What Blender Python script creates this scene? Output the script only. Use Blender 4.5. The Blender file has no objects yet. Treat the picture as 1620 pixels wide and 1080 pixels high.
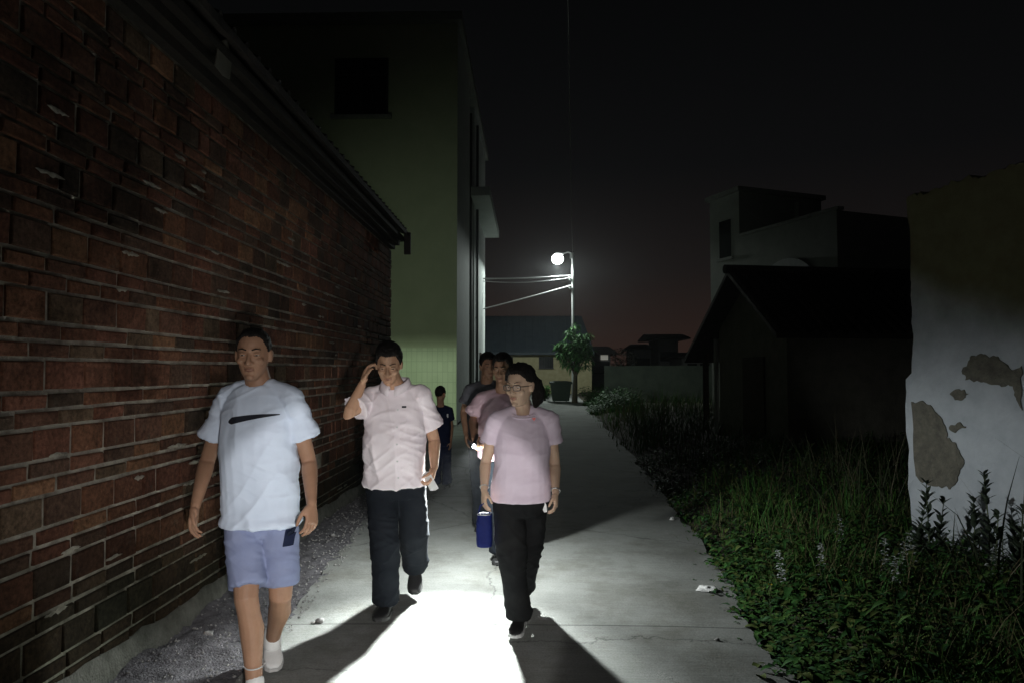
import bpy, bmesh, math, random
import numpy as np
from mathutils import Vector, Matrix, noise
from mathutils.bvhtree import BVHTree

random.seed(7)
rng = np.random.default_rng(7)
R = math.radians
scene = bpy.context.scene
col = scene.collection

# ---------------------------------------------------------------- camera
CAM = Vector((0.0, 0.0, 1.55))
F = 1080.0
cam_data = bpy.data.cameras.new('camera')
cam_data.sensor_width = 36.0
cam_data.lens = 24.0
cam_data.clip_start = 0.05
cam_data.clip_end = 1500
cam = bpy.data.objects.new('camera', cam_data)
cam.location = CAM
cam.rotation_euler = (R(90 + 2.386), 0, R(1.326))
col.objects.link(cam)
scene.camera = cam
CAMR = cam.rotation_euler.to_matrix()


def P(px, py, Y):
    """point at distance Y along the lane for a pixel of the 1620x1080 photo"""
    d = CAMR @ Vector(((px - 810) / F, (540 - py) / F, -1))
    return CAM + d * (Y / d.y)


def PG(px, py, z=0.0):
    d = CAMR @ Vector(((px - 810) / F, (540 - py) / F, -1))
    return CAM + d * ((z - CAM.z) / d.z)


# ---------------------------------------------------------------- world: a night sky with town glow low ahead
world = bpy.data.worlds.new('World')
scene.world = world
world.use_nodes = True
wn = world.node_tree.nodes
wl = world.node_tree.links
wn.clear()
w_out = wn.new('ShaderNodeOutputWorld')
w_bg = wn.new('ShaderNodeBackground')
w_tc = wn.new('ShaderNodeTexCoord')
w_sep = wn.new('ShaderNodeSeparateXYZ')
w_ramp = wn.new('ShaderNodeValToRGB')
w_ramp2 = wn.new('ShaderNodeValToRGB')
w_dot = wn.new('ShaderNodeVectorMath')
w_dot.operation = 'DOT_PRODUCT'
w_dot.inputs[1].default_value = Vector((0.16, 1.0, -0.02)).normalized()
w_mr = wn.new('ShaderNodeMapRange')
w_mr.inputs['From Min'].default_value = 0.55
w_mr.inputs['From Max'].default_value = 1.0
w_mix = wn.new('ShaderNodeMixRGB')
wl.new(w_tc.outputs['Generated'], w_sep.inputs[0])
wl.new(w_sep.outputs['Z'], w_ramp.inputs[0])
wl.new(w_sep.outputs['Z'], w_ramp2.inputs[0])
wl.new(w_tc.outputs['Generated'], w_dot.inputs[0])
wl.new(w_dot.outputs['Value'], w_mr.inputs[0])
wl.new(w_mr.outputs[0], w_mix.inputs[0])
wl.new(w_ramp.outputs[0], w_mix.inputs[1])
wl.new(w_ramp2.outputs[0], w_mix.inputs[2])
wl.new(w_mix.outputs[0], w_bg.inputs[0])
wl.new(w_bg.outputs[0], w_out.inputs[0])


def set_ramp(node, stops):
    el = node.color_ramp.elements
    while len(el) > 1:
        el.remove(el[-1])
    el[0].position = stops[0][0]
    el[0].color = (*stops[0][1], 1)
    for p, c in stops[1:]:
        e = el.new(p)
        e.color = (*c, 1)


set_ramp(w_ramp, [(0.0, (0.0045, 0.0040, 0.0040)), (0.2, (0.0026, 0.0026, 0.0028)), (0.6, (0.0012, 0.0014, 0.0015))])
set_ramp(w_ramp2, [(0.0, (0.031, 0.0165, 0.0125)), (0.06, (0.019, 0.0115, 0.0095)), (0.14, (0.0095, 0.0075, 0.0072)),
                   (0.28, (0.0040, 0.0041, 0.0044)), (0.6, (0.0012, 0.0014, 0.0015))])
w_bg.inputs[1].default_value = 1.0

scene.view_settings.view_transform = 'Standard'
scene.view_settings.look = 'None'
scene.view_settings.exposure = 0.0
scene.view_settings.gamma = 1.0
scene.cycles.use_denoising = True
scene.cycles.max_bounces = 5
scene.cycles.diffuse_bounces = 4
scene.cycles.glossy_bounces = 3
scene.cycles.sample_clamp_indirect = 0.0
scene.cycles.use_adaptive_sampling = False

FRONT_CORE, FRONT_SPILL = 185, 190
# strength of the hand torch (built with the people): its hot beam and corona, plus an added wide side fill
HOT, MID, SIDE_FILL = 1750, 620, 140

# the second torch, in the hand of whoever walks beside the photographer: a core and a soft spill
for nm_, en_, sz_, bl_, tgt_ in (('companion_torch_core', FRONT_CORE, 32.5, 0.16, (600, 905)), ('companion_torch_spill', FRONT_SPILL, 57, 1.0, (560, 760))):
    ld_ = bpy.data.lights.new(nm_, 'SPOT')
    ld_.energy = en_
    ld_.color = (1.0, 0.97, 0.93)
    ld_.shadow_soft_size = 0.02
    ld_.spot_size = R(sz_)
    ld_.spot_blend = bl_
    lo_ = bpy.data.objects.new(nm_, ld_)
    lo_.location = (0.10, 0.05, 1.30)
    lo_.rotation_euler = (P(*tgt_, 4.0) - lo_.location).to_track_quat('-Z', 'Y').to_euler()
    col.objects.link(lo_)

# ---------------------------------------------------------------- helpers


def tag(o, label=None, cat=None, group=None, kind=None):
    if label:
        o['label'] = label
    if cat:
        o['category'] = cat
    if group:
        o['group'] = group
    if kind:
        o['kind'] = kind
    return o


def empty(name, loc, rz=0.0):
    o = bpy.data.objects.new(name, None)
    o.empty_display_size = 0.2
    o.location = loc
    o.rotation_euler = (0, 0, rz)
    col.objects.link(o)
    return o


class MB:
    """collects shapes, then becomes ONE mesh object"""

    def __init__(self):
        self.v = []
        self.f = []
        self.m = []

    def add(self, vs, fs, mi=0):
        b = len(self.v)
        self.v.extend([tuple(x) for x in vs])
        for f in fs:
            self.f.append(tuple(b + i for i in f))
            self.m.append(mi)
        return self

    def box(self, c, s, rz=0.0, rx=0.0, ry=0.0, mi=0, bev=0.0):
        c = Vector(c)
        h = Vector(s) / 2
        rot = Matrix.Rotation(rz, 3, 'Z') @ Matrix.Rotation(ry, 3, 'Y') @ Matrix.Rotation(rx, 3, 'X')
        if bev <= 0:
            vs = [c + rot @ Vector((h.x * a, h.y * b, h.z * d)) for a in (-1, 1) for b in (-1, 1) for d in (-1, 1)]
            fs = [(0, 1, 3, 2), (4, 6, 7, 5), (0, 4, 5, 1), (2, 3, 7, 6), (0, 2, 6, 4), (1, 5, 7, 3)]
            return self.add(vs, fs, mi)
        bm = bmesh.new()
        bmesh.ops.create_cube(bm, size=1.0)
        for v in bm.verts:
            v.co = Vector((v.co.x * s[0], v.co.y * s[1], v.co.z * s[2]))
        bmesh.ops.bevel(bm, geom=bm.edges[:], offset=bev, segments=2, affect='EDGES', profile=0.6)
        vs = [c + rot @ v.co for v in bm.verts]
        bm.verts.index_update()
        fs = [tuple(v.index for v in f.verts) for f in bm.faces]
        bm.free()
        return self.add(vs, fs, mi)

    def rings(self, rings, cap=True, mi=0, closed=True):
        n = len(rings[0])
        b = len(self.v)
        for r in rings:
            self.v.extend([tuple(x) for x in r])
        for i in range(len(rings) - 1):
            for j in range(n if closed else n - 1):
                k = (j + 1) % n
                self.f.append((b + i * n + j, b + i * n + k, b + (i + 1) * n + k, b + (i + 1) * n + j))
                self.m.append(mi)
        if cap:
            self.f.append(tuple(b + j for j in reversed(range(n))))
            self.m.append(mi)
            e = b + (len(rings) - 1) * n
            self.f.append(tuple(e + j for j in range(n)))
            self.m.append(mi)
        return self

    def tube(self, pts, radii, n=12, round_ends=True, mi=0, flat=None, flat_axis=None):
        pts = [Vector(p) for p in pts]
        if not isinstance(radii, (list, tuple)):
            radii = [radii] * len(pts)
        rs = []
        up = None
        for i, p in enumerate(pts):
            if i == 0:
                t = pts[1] - pts[0]
            elif i == len(pts) - 1:
                t = pts[-1] - pts[-2]
            else:
                t = (pts[i + 1] - p).normalized() + (p - pts[i - 1]).normalized()
            t.normalize()
            if up is None:
                ref = flat_axis or (Vector((0, 0, 1)) if abs(t.z) < 0.9 else Vector((1, 0, 0)))
                up = (ref - t * ref.dot(t)).normalized()
            else:
                up = (up - t * up.dot(t)).normalized()
            rs.append((p, t.copy(), up.copy(), t.cross(up), radii[i]))

        def ring(c, u, w, r):
            fl = flat or 1.0
            return [c + u * (math.cos(a) * r) + w * (math.sin(a) * r * fl) for a in [2 * math.pi * j / n for j in range(n)]]
        out = []
        if round_ends:
            p, t, u, w, r = rs[0]
            for k in (0.97, 0.75, 0.4):
                out.append(ring(p - t * (r * k), u, w, r * math.sqrt(max(0.02, 1 - k * k))))
        for p, t, u, w, r in rs:
            out.append(ring(p, u, w, r))
        if round_ends:
            p, t, u, w, r = rs[-1]
            for k in (0.4, 0.75, 0.97):
                out.append(ring(p + t * (r * k), u, w, r * math.sqrt(max(0.02, 1 - k * k))))
        return self.rings(out, True, mi)

    def ellipsoid(self, c, rad, rot=None, seg=14, mi=0):
        c = Vector(c)
        rot = rot or Matrix.Identity(3)
        rgs = []
        for i in range(1, seg):
            th = math.pi * i / seg
            rgs.append([c + rot @ Vector((rad[0] * math.sin(th) * math.cos(a), rad[1] * math.sin(th) * math.sin(a), -rad[2] * math.cos(th)))
                        for a in [2 * math.pi * j / (seg + 2) for j in range(seg + 2)]])
        return self.rings(rgs, True, mi)

    def poly_prism(self, pts, off, mi=0):
        """flat outline pts (3D, in order) pushed by vector off"""
        n = len(pts)
        off = Vector(off)
        a = [Vector(p) for p in pts]
        b = [p + off for p in a]
        fs = [tuple(range(n)), tuple(reversed(range(n, 2 * n)))]
        fs += [(i, i + n, (i + 1) % n + n, (i + 1) % n) for i in range(n)]
        return self.add(a + b, fs, mi)

    def mesh(self, name):
        me = bpy.data.meshes.new(name)
        me.from_pydata(self.v, [], self.f)
        bm = bmesh.new()
        bm.from_mesh(me)
        bmesh.ops.recalc_face_normals(bm, faces=bm.faces[:])
        bm.to_mesh(me)
        bm.free()
        if any(self.m):
            me.polygons.foreach_set('material_index', self.m)
        return me

    def build(self, name, mats, parent=None, smooth=False):
        me = self.mesh(name)
        return link_mesh(name, me, mats, parent, smooth)


def link_mesh(name, me, mats, parent=None, smooth=False):
    """vertices are in world coordinates; a parent's place is taken off"""
    if not isinstance(mats, (list, tuple)):
        mats = [mats]
    me.materials.clear()
    for m in mats:
        me.materials.append(m)
    o = bpy.data.objects.new(name, me)
    col.objects.link(o)
    if parent is not None:
        o.parent = parent
        root = parent
        M = Matrix.Identity(4)
        chain = []
        while root is not None:
            chain.append(root)
            root = root.parent
        for r in reversed(chain):
            M = M @ r.matrix_basis
        me.transform(M.inverted())
    if smooth:
        me.polygons.foreach_set('use_smooth', [True] * len(me.polygons))
    return o


def copy_tree(o, parent=None):
    c = o.copy()
    col.objects.link(c)
    c.parent = parent
    for ch in [x for x in bpy.data.objects if x.parent == o]:
        copy_tree(ch, c)
    return c


# ---------------------------------------------------------------- materials


def new_mat(name):
    m = bpy.data.materials.new(name)
    m.use_nodes = True
    nt = m.node_tree
    return m, nt, nt.nodes['Principled BSDF']


def mat(name, c1, c2=None, rough=0.7, scale=6.0, bump=0.0, bscale=None, metal=0.0, stretch=None, spec=0.4, detail=6, bdist=0.02):
    m, nt, b = new_mat(name)
    b.inputs['Roughness'].default_value = rough
    b.inputs['Metallic'].default_value = metal
    b.inputs['Specular IOR Level'].default_value = spec
    b.inputs['Base Color'].default_value = (*c1, 1)
    tc = nt.nodes.new('ShaderNodeTexCoord')
    vec = tc.outputs['Object']
    if stretch:
        mp = nt.nodes.new('ShaderNodeMapping')
        mp.inputs['Scale'].default_value = stretch
        nt.links.new(vec, mp.inputs[0])
        vec = mp.outputs[0]
    if c2:
        n = nt.nodes.new('ShaderNodeTexNoise')
        n.inputs['Scale'].default_value = scale
        n.inputs['Detail'].default_value = detail
        n.inputs['Roughness'].default_value = 0.65
        nt.links.new(vec, n.inputs['Vector'])
        r = nt.nodes.new('ShaderNodeValToRGB')
        set_ramp(r, [(0.33, c1), (0.68, c2)])
        nt.links.new(n.outputs[0], r.inputs[0])
        nt.links.new(r.outputs[0], b.inputs['Base Color'])
    if bump > 0:
        n2 = nt.nodes.new('ShaderNodeTexNoise')
        n2.inputs['Scale'].default_value = bscale or scale * 5
        n2.inputs['Detail'].default_value = 8
        nt.links.new(vec, n2.inputs['Vector'])
        bp = nt.nodes.new('ShaderNodeBump')
        bp.inputs['Strength'].default_value = bump
        bp.inputs['Distance'].default_value = bdist
        nt.links.new(n2.outputs[0], bp.inputs['Height'])
        nt.links.new(bp.outputs[0], b.inputs['Normal'])
    return m


def emit_mat(name, c, s):
    m, nt, b = new_mat(name)
    b.inputs['Base Color'].default_value = (*c, 1)
    b.inputs['Emission Color'].default_value = (*c, 1)
    b.inputs['Emission Strength'].default_value = s
    return m


def tint_mat(name, rough=0.75, noise_scale=25, amount=0.35, bump=0.3, spec=0.3, trans=0.0):
    """colour comes from the mesh's own per-piece 'tint' (each brick, leaf or blade has its colour)"""
    m, nt, b = new_mat(name)
    b.inputs['Roughness'].default_value = rough
    b.inputs['Specular IOR Level'].default_value = spec
    at = nt.nodes.new('ShaderNodeAttribute')
    at.attribute_name = 'tint'
    tc = nt.nodes.new('ShaderNodeTexCoord')
    n = nt.nodes.new('ShaderNodeTexNoise')
    n.inputs['Scale'].default_value = noise_scale
    n.inputs['Detail'].default_value = 8
    n.inputs['Roughness'].default_value = 0.7
    nt.links.new(tc.outputs['Object'], n.inputs['Vector'])
    mr = nt.nodes.new('ShaderNodeMapRange')
    mr.inputs['From Min'].default_value = 0.25
    mr.inputs['From Max'].default_value = 0.75
    mr.inputs['To Min'].default_value = 1 - amount
    mr.inputs['To Max'].default_value = 1 + amount
    nt.links.new(n.outputs[0], mr.inputs[0])
    mx = nt.nodes.new('ShaderNodeVectorMath')
    mx.operation = 'SCALE'
    nt.links.new(at.outputs['Color'], mx.inputs[0])
    nt.links.new(mr.outputs[0], mx.inputs['Scale'])
    nt.links.new(mx.outputs[0], b.inputs['Base Color'])
    if bump > 0:
        bp = nt.nodes.new('ShaderNodeBump')
        bp.inputs['Strength'].default_value = bump
        bp.inputs['Distance'].default_value = 0.01
        nt.links.new(n.outputs[0], bp.inputs['Height'])
        nt.links.new(bp.outputs[0], b.inputs['Normal'])
    return m, nt, b, mx


def set_tint(me, cols):
    """cols: one rgb per face"""
    a = me.attributes.new('tint', 'FLOAT_COLOR', 'FACE')
    arr = np.ones((len(me.polygons), 4), dtype=np.float32)
    arr[:, :3] = np.asarray(cols, dtype=np.float32)
    a.data.foreach_set('color', arr.ravel())


M = {}
M['mortar'] = mat('lime_mortar', (0.16, 0.14, 0.115), (0.56, 0.52, 0.44), 0.95, 6.5, 0.6, 60)
M['plaster_old'] = mat('old_white_plaster', (0.44, 0.45, 0.46), (0.58, 0.58, 0.58), 0.9, 5, 0.35, 40, stretch=(1, 1, 0.5))
M['bare_earth'] = mat('bare_mud_render', (0.10, 0.095, 0.08), (0.19, 0.175, 0.145), 0.95, 14, 0.7, 60)
M['green_wash'] = mat('pale_green_render', (0.42, 0.45, 0.31), (0.48, 0.51, 0.36), 0.9, 1.5, 0.1, 60)
M['cream_wash'] = mat('cream_render', (0.36, 0.36, 0.26), (0.42, 0.42, 0.31), 0.9, 1.2, 0.12, 50)
M['grey_render'] = mat('grey_white_render', (0.50, 0.54, 0.52), (0.58, 0.62, 0.60), 0.85, 2.0, 0.12, 60)
M['concrete'] = mat('weathered_concrete', (0.24, 0.24, 0.23), (0.33, 0.33, 0.31), 0.9, 6, 0.3, 60)
M['roof_tile'] = mat('dark_clay_tile', (0.035, 0.03, 0.028), (0.07, 0.055, 0.05), 0.85, 8, 0.4, 40)
M['roof_metal'] = mat('blue_grey_sheet_roof', (0.035, 0.048, 0.06), (0.05, 0.065, 0.078), 0.7, 2, 0.1, 30)
M['eave_wood'] = mat('sooty_eave_board', (0.022, 0.018, 0.015), (0.04, 0.032, 0.026), 0.9, 12, 0.3, 60)
M['dark_wood'] = mat('dark_old_wood', (0.05, 0.038, 0.028), (0.085, 0.062, 0.045), 0.85, 12, 0.3, 60)
M['shed_wall'] = mat('dull_mud_shed_wall', (0.16, 0.15, 0.125), (0.24, 0.225, 0.19), 0.95, 4, 0.4, 40)
M['white_house'] = mat('white_house_render', (0.26, 0.27, 0.25), (0.33, 0.335, 0.31), 0.9, 1.5, 0.15, 40)
M['yellow_wall'] = mat('ochre_wall', (0.30, 0.27, 0.15), (0.40, 0.36, 0.22), 0.9, 3, 0.3, 30)
M['dark_glass'] = mat('dark_window_glass', (0.012, 0.014, 0.016), None, 0.12, spec=0.5)
M['dark_metal'] = mat('dark_painted_metal', (0.035, 0.037, 0.04), None, 0.5)
M['galv'] = mat('galvanised_steel', (0.45, 0.46, 0.46), (0.55, 0.56, 0.56), 0.5, 20, metal=0.3)
M['pipe_dark'] = mat('dark_plastic_pipe', (0.05, 0.055, 0.055), None, 0.6)
M['pipe_pale'] = mat('pale_plastic_pipe', (0.48, 0.50, 0.48), None, 0.6)
M['bin'] = mat('dark_green_plastic', (0.02, 0.035, 0.03), (0.03, 0.048, 0.04), 0.55, 10)
M['cable'] = mat('pale_sheathed_cable', (0.38, 0.38, 0.38), None, 0.6)
M['black_rubber'] = mat('black_rubber', (0.02, 0.02, 0.02), None, 0.6)
M['paper'] = mat('white_paper', (0.72, 0.72, 0.72), None, 0.7)
M['stone'] = mat('grey_pebble', (0.18, 0.18, 0.18), (0.30, 0.29, 0.28), 0.9, 30, 0.4, 90)
M['soil'] = mat('dark_damp_soil', (0.045, 0.040, 0.030), (0.085, 0.075, 0.055), 1.0, 4, 0.8, 30)
M['dirt'] = mat('gravelly_dirt', (0.07, 0.067, 0.075), (0.15, 0.143, 0.155), 1.0, 22, 0.9, 90)
M['bark'] = mat('grey_brown_bark', (0.07, 0.055, 0.04), (0.12, 0.10, 0.075), 0.95, 14, 0.6, 50)
# ---------------------------------------------------------------- road, ground, verge


def interp(x, xs, ys):
    return float(np.interp(x, xs, ys))


def road_right(y):
    return interp(y, [-8, 0, 3.4, 6.3, 12.4, 25.7, 33, 42], [0.9, 1.17, 1.33, 1.56, 1.9, 2.4, 2.75, 3.0])


def road_left(y):
    return interp(y, [-8, 0, 3.4, 7.8, 11, 19, 42], [-1.35, -1.38, -1.45, -1.75, -1.95, -2.0, -2.0])


def nz(x, y, s=1.0, z=0.0):
    return noise.noise(Vector((x * s, y * s, z)))


def road_material():
    m, nt, b = new_mat('brushed_concrete')
    N = nt.nodes
    L = nt.links
    tc = N.new('ShaderNodeTexCoord')
    mp = N.new('ShaderNodeMapping')
    mp.inputs['Scale'].default_value = (1.6, 26, 1)
    L.new(tc.outputs['Object'], mp.inputs[0])
    n1 = N.new('ShaderNodeTexNoise')
    n1.inputs['Scale'].default_value = 2.2
    n1.inputs['Detail'].default_value = 7
    L.new(mp.outputs[0], n1.inputs['Vector'])
    n2 = N.new('ShaderNodeTexNoise')
    n2.inputs['Scale'].default_value = 1.3
    n2.inputs['Detail'].default_value = 8
    n2.inputs['Roughness'].default_value = 0.7
    L.new(tc.outputs['Object'], n2.inputs['Vector'])
    n3 = N.new('ShaderNodeTexNoise')
    n3.inputs['Scale'].default_value = 90
    n3.inputs['Detail'].default_value = 4
    L.new(tc.outputs['Object'], n3.inputs['Vector'])
    r = N.new('ShaderNodeValToRGB')
    set_ramp(r, [(0.28, (0.215, 0.222, 0.212)), (0.72, (0.335, 0.345, 0.33))])
    L.new(n2.outputs[0], r.inputs[0])
    mx = N.new('ShaderNodeMixRGB')
    mx.blend_type = 'MULTIPLY'
    mx.inputs[0].default_value = 0.55
    L.new(r.outputs[0], mx.inputs[1])
    r2 = N.new('ShaderNodeValToRGB')
    set_ramp(r2, [(0.3, (0.72, 0.72, 0.72)), (0.7, (1, 1, 1))])
    L.new(n1.outputs[0], r2.inputs[0])
    L.new(r2.outputs[0], mx.inputs[2])
    mx2 = N.new('ShaderNodeMixRGB')
    mx2.blend_type = 'MULTIPLY'
    mx2.inputs[0].default_value = 0.5
    r3 = N.new('ShaderNodeValToRGB')
    set_ramp(r3, [(0.35, (0.6, 0.6, 0.6)), (0.6, (1, 1, 1))])
    L.new(n3.outputs[0], r3.inputs[0])
    L.new(mx.outputs[0], mx2.inputs[1])
    L.new(r3.outputs[0], mx2.inputs[2])
    # cracks, slab joints and dirt trodden in along the edges
    vz = N.new('ShaderNodeTexVoronoi')
    vz.feature = 'DISTANCE_TO_EDGE'
    vz.inputs['Scale'].default_value = 0.42
    wv = N.new('ShaderNodeVectorMath')
    wv.operation = 'MULTIPLY_ADD'
    wv.inputs[1].default_value = (0.5, 0.5, 0.5)
    L.new(n2.outputs['Color'], wv.inputs[0])
    L.new(tc.outputs['Object'], wv.inputs[2])
    L.new(wv.outputs[0], vz.inputs['Vector'])
    rc = N.new('ShaderNodeValToRGB')
    set_ramp(rc, [(0.0, (0.45, 0.45, 0.45)), (0.0045, (1, 1, 1))])
    L.new(vz.outputs['Distance'], rc.inputs[0])
    sp = N.new('ShaderNodeSeparateXYZ')
    L.new(tc.outputs['Object'], sp.inputs[0])
    fm = N.new('ShaderNodeMath')
    fm.operation = 'PINGPONG'
    fm.inputs[1].default_value = 2.1
    L.new(sp.outputs['Y'], fm.inputs[0])
    rj = N.new('ShaderNodeValToRGB')
    set_ramp(rj, [(0.0, (0.4, 0.4, 0.4)), (0.006, (0.5, 0.5, 0.5)), (0.009, (1, 1, 1))])
    L.new(fm.outputs[0], rj.inputs[0])
    n4 = N.new('ShaderNodeTexNoise')
    n4.inputs['Scale'].default_value = 0.8
    n4.inputs['Detail'].default_value = 9
    n4.inputs['Roughness'].default_value = 0.72
    L.new(tc.outputs['Object'], n4.inputs['Vector'])
    rs_ = N.new('ShaderNodeValToRGB')
    set_ramp(rs_, [(0.36, (0.62, 0.60, 0.56)), (0.52, (1, 1, 1))])
    L.new(n4.outputs[0], rs_.inputs[0])
    last = mx2
    for src in (rc, rj, rs_):
        mm = N.new('ShaderNodeMixRGB')
        mm.blend_type = 'MULTIPLY'
        mm.inputs[0].default_value = 1
        L.new(last.outputs[0], mm.inputs[1])
        L.new(src.outputs[0], mm.inputs[2])
        last = mm
    L.new(last.outputs[0], b.inputs['Base Color'])
    b.inputs['Roughness'].default_value = 0.85
    b.inputs['Specular IOR Level'].default_value = 0.25
    ad = N.new('ShaderNodeMath')
    ad.operation = 'ADD'
    L.new(n1.outputs[0], ad.inputs[0])
    L.new(n3.outputs[0], ad.inputs[1])
    bp = N.new('ShaderNodeBump')
    bp.inputs['Strength'].default_value = 0.45
    bp.inputs['Distance'].default_value = 0.006
    L.new(ad.outputs[0], bp.inputs['Height'])
    L.new(bp.outputs[0], b.inputs['Normal'])
    return m


def grid_mesh(fn, us, vs):
    v = [fn(u, w) for w in vs for u in us]
    nu = len(us)
    f = [(j * nu + i, j * nu + i + 1, (j + 1) * nu + i + 1, (j + 1) * nu + i) for j in range(len(vs) - 1) for i in range(nu - 1)]
    me = bpy.data.meshes.new('grid')
    me.from_pydata(v, [], f)
    return me


g = MB()
g.add([(-160, -60, -0.12), (160, -60, -0.12), (160, 300, -0.12), (-160, 300, -0.12)], [(0, 1, 2, 3)])
tag(g.build('ground', M['soil']), kind='structure')

ys = list(np.arange(-6, 12, 0.06)) + list(np.arange(12, 44.5, 0.5))


def road_pt(u, y):
    l = road_left(y) + 0.05 * nz(0, y, 1.7, 3) + 0.02 * nz(0, y, 7, 5)
    r = road_right(y) + 0.09 * nz(9, y, 1.5, 3) + 0.05 * nz(4, y, 6, 5) + 0.02 * nz(4, y, 17, 5)
    x = l + (r - l) * u
    z = 0.012 * (1 - abs(2 * u - 1) ** 3) + 0.004 * nz(x, y, 0.9)
    return (x, y, z)


me = grid_mesh(road_pt, [0, .02, .1, .2, .3, .4, .5, .6, .7, .8, .9, .98, 1], ys)
tag(link_mesh('road', me, road_material(), None, True), kind='structure')


def verge_pt(u, y):
    wall_x = -2.16 if y < 10.6 else -2.45
    r = road_left(y) + 0.22
    x = wall_x + (r - wall_x) * u
    z = -0.035 + 0.075 * (1 - u) ** 0.7 + 0.045 * nz(x, y, 3.1) * (1 - u * 0.5) + 0.022 * nz(x, y, 11, 2) + 0.012 * nz(x, y, 31, 4)
    return (x, y, z)


me = grid_mesh(verge_pt, list(np.linspace(0, 1, 34)), list(np.arange(0.6, 10.6, 0.026)) + list(np.arange(10.6, 19.7, 0.3)))
tag(link_mesh('dirt_verge', me, M['dirt'], None, True), kind='structure')

bank_far = 14.0


def bank_h(x, y):
    d = x - road_right(y)
    z = -0.05 + 0.10 * min(1, max(0, d) / 0.5) + 0.14 * min(1, max(0, d - 0.2) / 1.6)
    return z + 0.05 * nz(x, y, 1.3, 7) + 0.02 * nz(x, y, 6, 8)


def bank_pt(u, y):
    x = road_right(y) - 0.2 + u * (bank_far)
    return (x, y, bank_h(x, y))


me = grid_mesh(bank_pt, list(np.linspace(0, 0.2, 30)) + list(np.linspace(0.23, 1, 20)), list(np.arange(-5, 12, 0.2)) + list(np.arange(12, 60, 1.0)))
tag(link_mesh('weedy_bank', me, M['soil'], None, True), kind='structure')

# ---------------------------------------------------------------- old brick house on the left
WX = -2.10
BY0, BY1, BTOP = -3.0, 10.4, 3.40
bh = empty('brick_house', (WX - 2.5, (BY0 + BY1) / 2, 0))
tag(bh, 'old red brick house wall with pale mortar lines running along the left of the lane', 'house')
w = MB()
w.box((WX - 2.6, (BY0 + BY1) / 2, BTOP / 2 - 0.06), (5.18, BY1 - BY0, BTOP + 0.12))
w.build('wall', M['mortar'], bh)

BR = MB()
bcol = []
palette = [((0.150, 0.055, 0.031), 5), ((0.18, 0.068, 0.033), 4), ((0.22, 0.095, 0.042), 2), ((0.125, 0.052, 0.032), 5),
           ((0.10, 0.052, 0.035), 4), ((0.075, 0.048, 0.034), 2), ((0.13, 0.080, 0.048), 2), ((0.165, 0.056, 0.033), 4)]
pc = [p for p, n in palette for _ in range(n)]


def one_brick(y0, y1, z0, z1, x, c, ch):
    j = lambda a=0.003: random.uniform(-a, a)
    x += random.uniform(-0.002, 0.002)
    back = WX - 0.03
    o = [(y0 + j(), z0 + j()), (y1 + j(), z0 + j()), (y1 + j(), z1 + j()), (y0 + j(), z1 + j())]
    cy, cz = (y0 + y1) / 2, (z0 + z1) / 2
    inn = [(a + (ch if a < cy else -ch) * random.uniform(.6, 1.6), b + (ch if b < cz else -ch) * random.uniform(.6, 1.6)) for a, b in o]
    vs = [(back, a, b) for a, b in o] + [(x - ch * 0.8 + j(0.002), a, b) for a, b in o] + [(x + j(0.003), a, b) for a, b in inn]
    fs = [(8, 9, 10, 11)]
    for i in range(4):
        k = (i + 1) % 4
        fs += [(4 + i, 4 + k, 8 + k, 8 + i), (i, k, 4 + k, 4 + i)]
    BR.add(vs, fs)
    bcol.extend([c] * len(fs))


z = -0.02
row = 0
while z < BTOP - 0.03:
    kind = row % 3
    h = 0.124 if kind == 0 else 0.058
    gap = 0.019
    bl = 0.235
    y = BY0 - random.uniform(0, 0.24)
    while y < BY1:
        ln = bl * random.uniform(0.93, 1.05)
        if kind == 0 and random.random() < 0.10:
            ln *= 0.5
        ww = noise.noise(Vector((0, y * 0.8, z * 0.9))) * 0.003
        y0, y1 = max(y, BY0), min(y + ln, BY1)
        if y1 - y0 > 0.04:
            c = Vector(random.choice(pc))
            # weathering of the wall: sooty runs and brighter clean fields, larger than one brick
            f = 0.95 + 0.8 * noise.noise(Vector((3.1, y * 0.55, z * 0.8)))
            g_ = (c.x + c.y + c.z) / 3
            c = (c * 0.68 + Vector((g_, g_ * .92, g_ * .80)) * 0.32) * max(0.35, f) * random.uniform(0.95, 1.2)
            if z < 0.42 + 0.15 * noise.noise(Vector((1, y, 0))):
                c = c * 0.35 + Vector((0.03, 0.034, 0.024)) * 0.6
            dz = 0.004 * noise.noise(Vector((7, y * 0.5, row * .3)))
            prot = random.random()
            x = WX + 0.006 + (0 if prot > 0.12 else -0.003)
            if random.random() > 0.003:
                one_brick(y0, y1, z + dz + ww, z + h + dz + ww, x, c, 0.006)
        y += ln + gap * random.uniform(0.7, 1.5)
    z += h + gap
    row += 1
me = BR.mesh('brickwork')
set_tint(me, bcol)


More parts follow.
